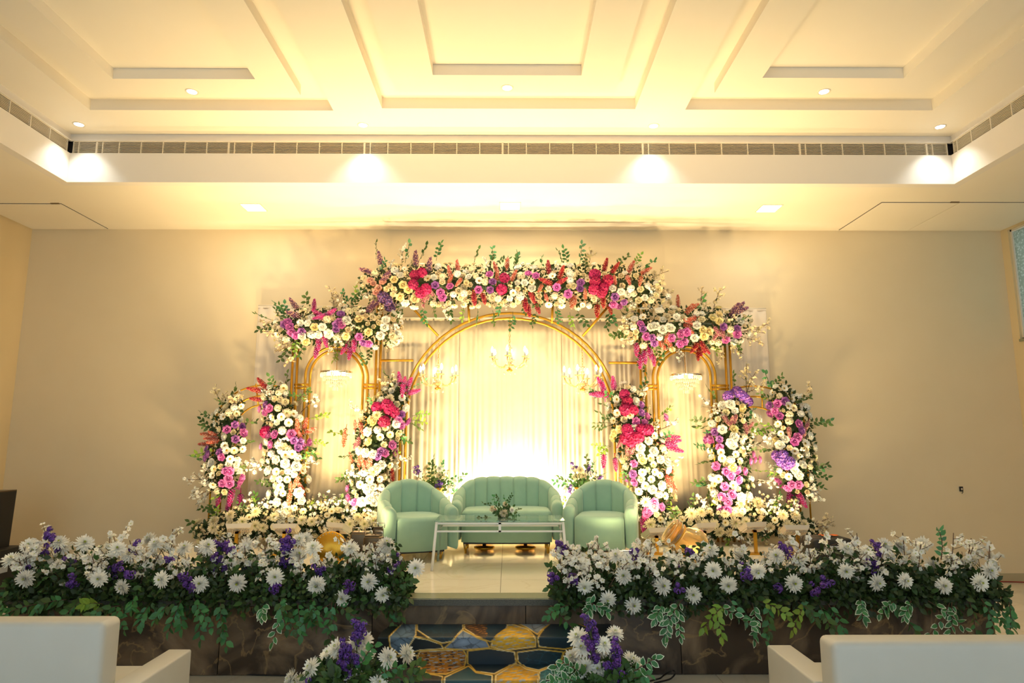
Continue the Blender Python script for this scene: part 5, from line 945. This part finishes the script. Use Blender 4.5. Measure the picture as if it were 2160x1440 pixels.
def hedge(label, u0, u1, mums, sts, talls, brs, ends):
    x0, x1 = PY(u0, 1250, 5.35).x, PY(u1, 1250, 5.35).x; t = thing('flower_hedge', label, 'flower hedge', ((x0+x1)/2, SY0, STG)); pts, ds = [], []
    for i in range(int((x1-x0)*2600)):
        x = rnd.uniform(x0, x1); a = rnd.random(); ex_ = min(1, (x-x0)/.12, (x1-x)/.12); lump = .82+.18*math.sin(x*5.1)+.1*math.sin(x*13)
        if a < .74: p = Vector((x, SY0+rnd.uniform(-.07, .30), STG+rnd.uniform(-.05, .25)*lump*(.4+.6*ex_)))
        elif a < .84: p = Vector((x, SY0+rnd.uniform(-.12, -.02), STG+rnd.uniform(-.09, .10)*(.4+.6*ex_)))
        else: p = Vector((x, SY0+rnd.uniform(-.02, .34), STG+rnd.uniform(.1, .36)*lump*(.4+.6*ex_)))
        p.z = max(p.z, STG+.012) if p.y > SY0-.04 else p.z
        pts.append(p); ds.append(Vector((rnd.gauss(0, .3), -.6, rnd.gauss(.1 if p.z > STG else -.6, .3))))
    n = len(pts)//3
    n = int(len(pts)*.41)
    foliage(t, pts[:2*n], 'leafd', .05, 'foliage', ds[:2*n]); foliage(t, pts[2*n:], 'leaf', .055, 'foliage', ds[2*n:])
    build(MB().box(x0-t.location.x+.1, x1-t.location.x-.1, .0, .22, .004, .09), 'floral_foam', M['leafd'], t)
    tk = []
    for u, v in mums:
        low = v > 1195; Y = SY0-rnd.uniform(.10, .13) if low else SY0+rnd.uniform(-.04, .26)*(1 if v > 1150 else 1.2); p = PY(u, v, Y)
        d = (rnd.gauss(0, .25), -1, rnd.gauss(.05, .2)) if low else (rnd.gauss(0, .35), -.75+rnd.gauss(0, .15), .75+rnd.gauss(0, .2))
        put(t, 'mum', 'white', p, d, rnd.uniform(.118, .138)); tk.append((u, v))
    for u, v in sts:
        p = PY(u, v, SY0+(-.1 if v > 1210 else rnd.uniform(-.03, .14))); d = Vector((rnd.gauss(0, .15), -.35 if v < 1210 else -1, 1 if v < 1210 else .4)).normalized(); put(t, 'statice', 'purple', p-d*.07, d, rnd.uniform(.12, .15))
    for u, v in talls:
        p = PY(u, v, SY0+rnd.uniform(.03, .2)); d = Vector((rnd.gauss(0, .12), rnd.gauss(0, .1), 1)).normalized(); L = rnd.uniform(.30, .38); put(t, 'spray', 'white', p-d*L*.92, d, L)
    for i in range(int((x1-x0)*15)):
        x = rnd.uniform(x0+.05, x1-.03); L = rnd.uniform(.22, .32); Y = SY0+rnd.uniform(-.06, .28); d = Vector((rnd.gauss(0, .3), rnd.gauss(-.25, .25), 1)).normalized(); put(t, 'spray', 'white', Vector((x, Y, STG+rnd.uniform(.03, .17))), d, L)
    for u, v, c in brs:
        e = PY(u, v, SY0-.17); a = Vector((e.x+rnd.gauss(0, .12), SY0-.11, STG+rnd.uniform(-.03, .04))); e = e+(e-a)*.14; branch(t, a, e, c, 10, .068)
    for (u, v), (ua, va), c in ends: branch(t, PY(ua, va, SY0), PY(u, v, SY0-.05), c, 11, .06)
    return t
hedge('long white chrysanthemum and purple statice hedge along the left half of the stage front', 22, 862, mums_L, st_L, tall_L, br_L, [((868, 1225), (820, 1240), 'leaf'), ((860, 1190), (825, 1230), 'leaf'), ((862, 1262), (825, 1250), 'leaf'), ((846, 1300), (815, 1262), 'leaf'), ((835, 1330), (800, 1268), 'mix'), ((0, 1260), (60, 1250), 'mix')])
hedge('long white chrysanthemum and purple statice hedge along the right half of the stage front', 1168, 2105, mums_R, st_R, tall_R, br_R, [((1160, 1195), (1195, 1235), 'leaf'), ((1158, 1240), (1200, 1250), 'leaf'), ((2115, 1262), (2070, 1240), 'leaf'), ((2140, 1310), (2080, 1270), 'leafm'), ((2130, 1330), (2080, 1285), 'leafm'), ((1978, 1115), (1985, 1180), 'leafm')])

# foreground arrangements either side of the steps
def ground_arr(label, cu, Y, mums, sts, brs, size):
    c = PY(cu, 1430, Y); t = thing('floor_arrangement', label, 'flower arrangement', (c.x, Y, 0))
    for u, v in mums:
        p = PY(u, v, Y+rnd.uniform(-.12, .12)); r_ = p-Vector((c.x, Y+.05, .12)); put(t, 'mum', 'white', p, (r_.x*1.6+rnd.gauss(0, .1), r_.y-.25, r_.z*.8+.1), size*rnd.uniform(.92, 1.1))
    for u, v in sts:
        p = PY(u, v, Y-rnd.uniform(0, .1)); d = Vector((p-Vector((c.x, Y, -.2)))).normalized(); put(t, 'statice', 'purple', p-d*.09, d, .13)
    pts, ds = [], []
    for i in range(1500):
        a = rnd.random()*6.28; q = math.sqrt(rnd.random()); z = rnd.uniform(.02, .36); rr = .26*(1-.45*z/.36); pts.append(Vector((c.x+math.cos(a)*q*rr*1.25, Y+math.sin(a)*q*rr, z))); ds.append(Vector((math.cos(a)*.6, math.sin(a)*.6, .3)))
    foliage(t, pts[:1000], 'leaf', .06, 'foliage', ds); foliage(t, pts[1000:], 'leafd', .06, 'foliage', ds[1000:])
    for u, v, k in brs: branch(t, Vector((c.x, Y, .22)).lerp(PY(u, v, Y-.1), .45), PY(u, v, Y-.1), k, 10, .06)
    build(MB().lathe([(.001, 0), (.12, 0), (.15, .1), (.14, .11), (.001, .09)], 18), 'flower_pot', M['bronze'], t)
ground_arr('low arrangement of large white chrysanthemums on the floor left of the steps', 735, 4.35, [Z8(*q) for q in pairs('85,855 195,790 295,720 305,780 335,685 440,650 480,638 490,725 615,740 715,715 435,855 495,835 345,870 130,880 560,870')], [Z8(*q) for q in pairs('455,560 455,595 385,665 375,700 420,725 375,750 430,790 400,810 215,870 450,620')], [Z8(780, 780)+('leaf',), Z8(770, 830)+('leaf',), Z8(660, 790)+('leafm',), Z8(540, 670)+('leafm',), Z8(800, 830)+('leaf',), Z8(160, 830)+('leaf',)], .128)
ground_arr('low arrangement of white chrysanthemums and tall purple statice on the floor right of the steps', 1272, 4.35, [Z8(*q) for q in pairs('1640,625 1665,685 1845,605 1785,668 1760,690 1935,750 1685,790 1755,800 1610,735 1620,850 1960,770 1820,690')], [Z8(*q) for q in pairs('1705,545 1715,580 1730,610 1705,650 1850,665 1855,700 1840,730 1855,770 1815,815 1885,820 1880,850 1730,710')], [Z8(1530, 790)+('var',), Z8(1500, 830)+('var',), Z8(1560, 760)+('var',), Z8(1470, 860)+('var',), Z8(2060, 740)+('var',), Z8(2030, 830)+('leafm',), Z8(1560, 850)+('var',)], .12)
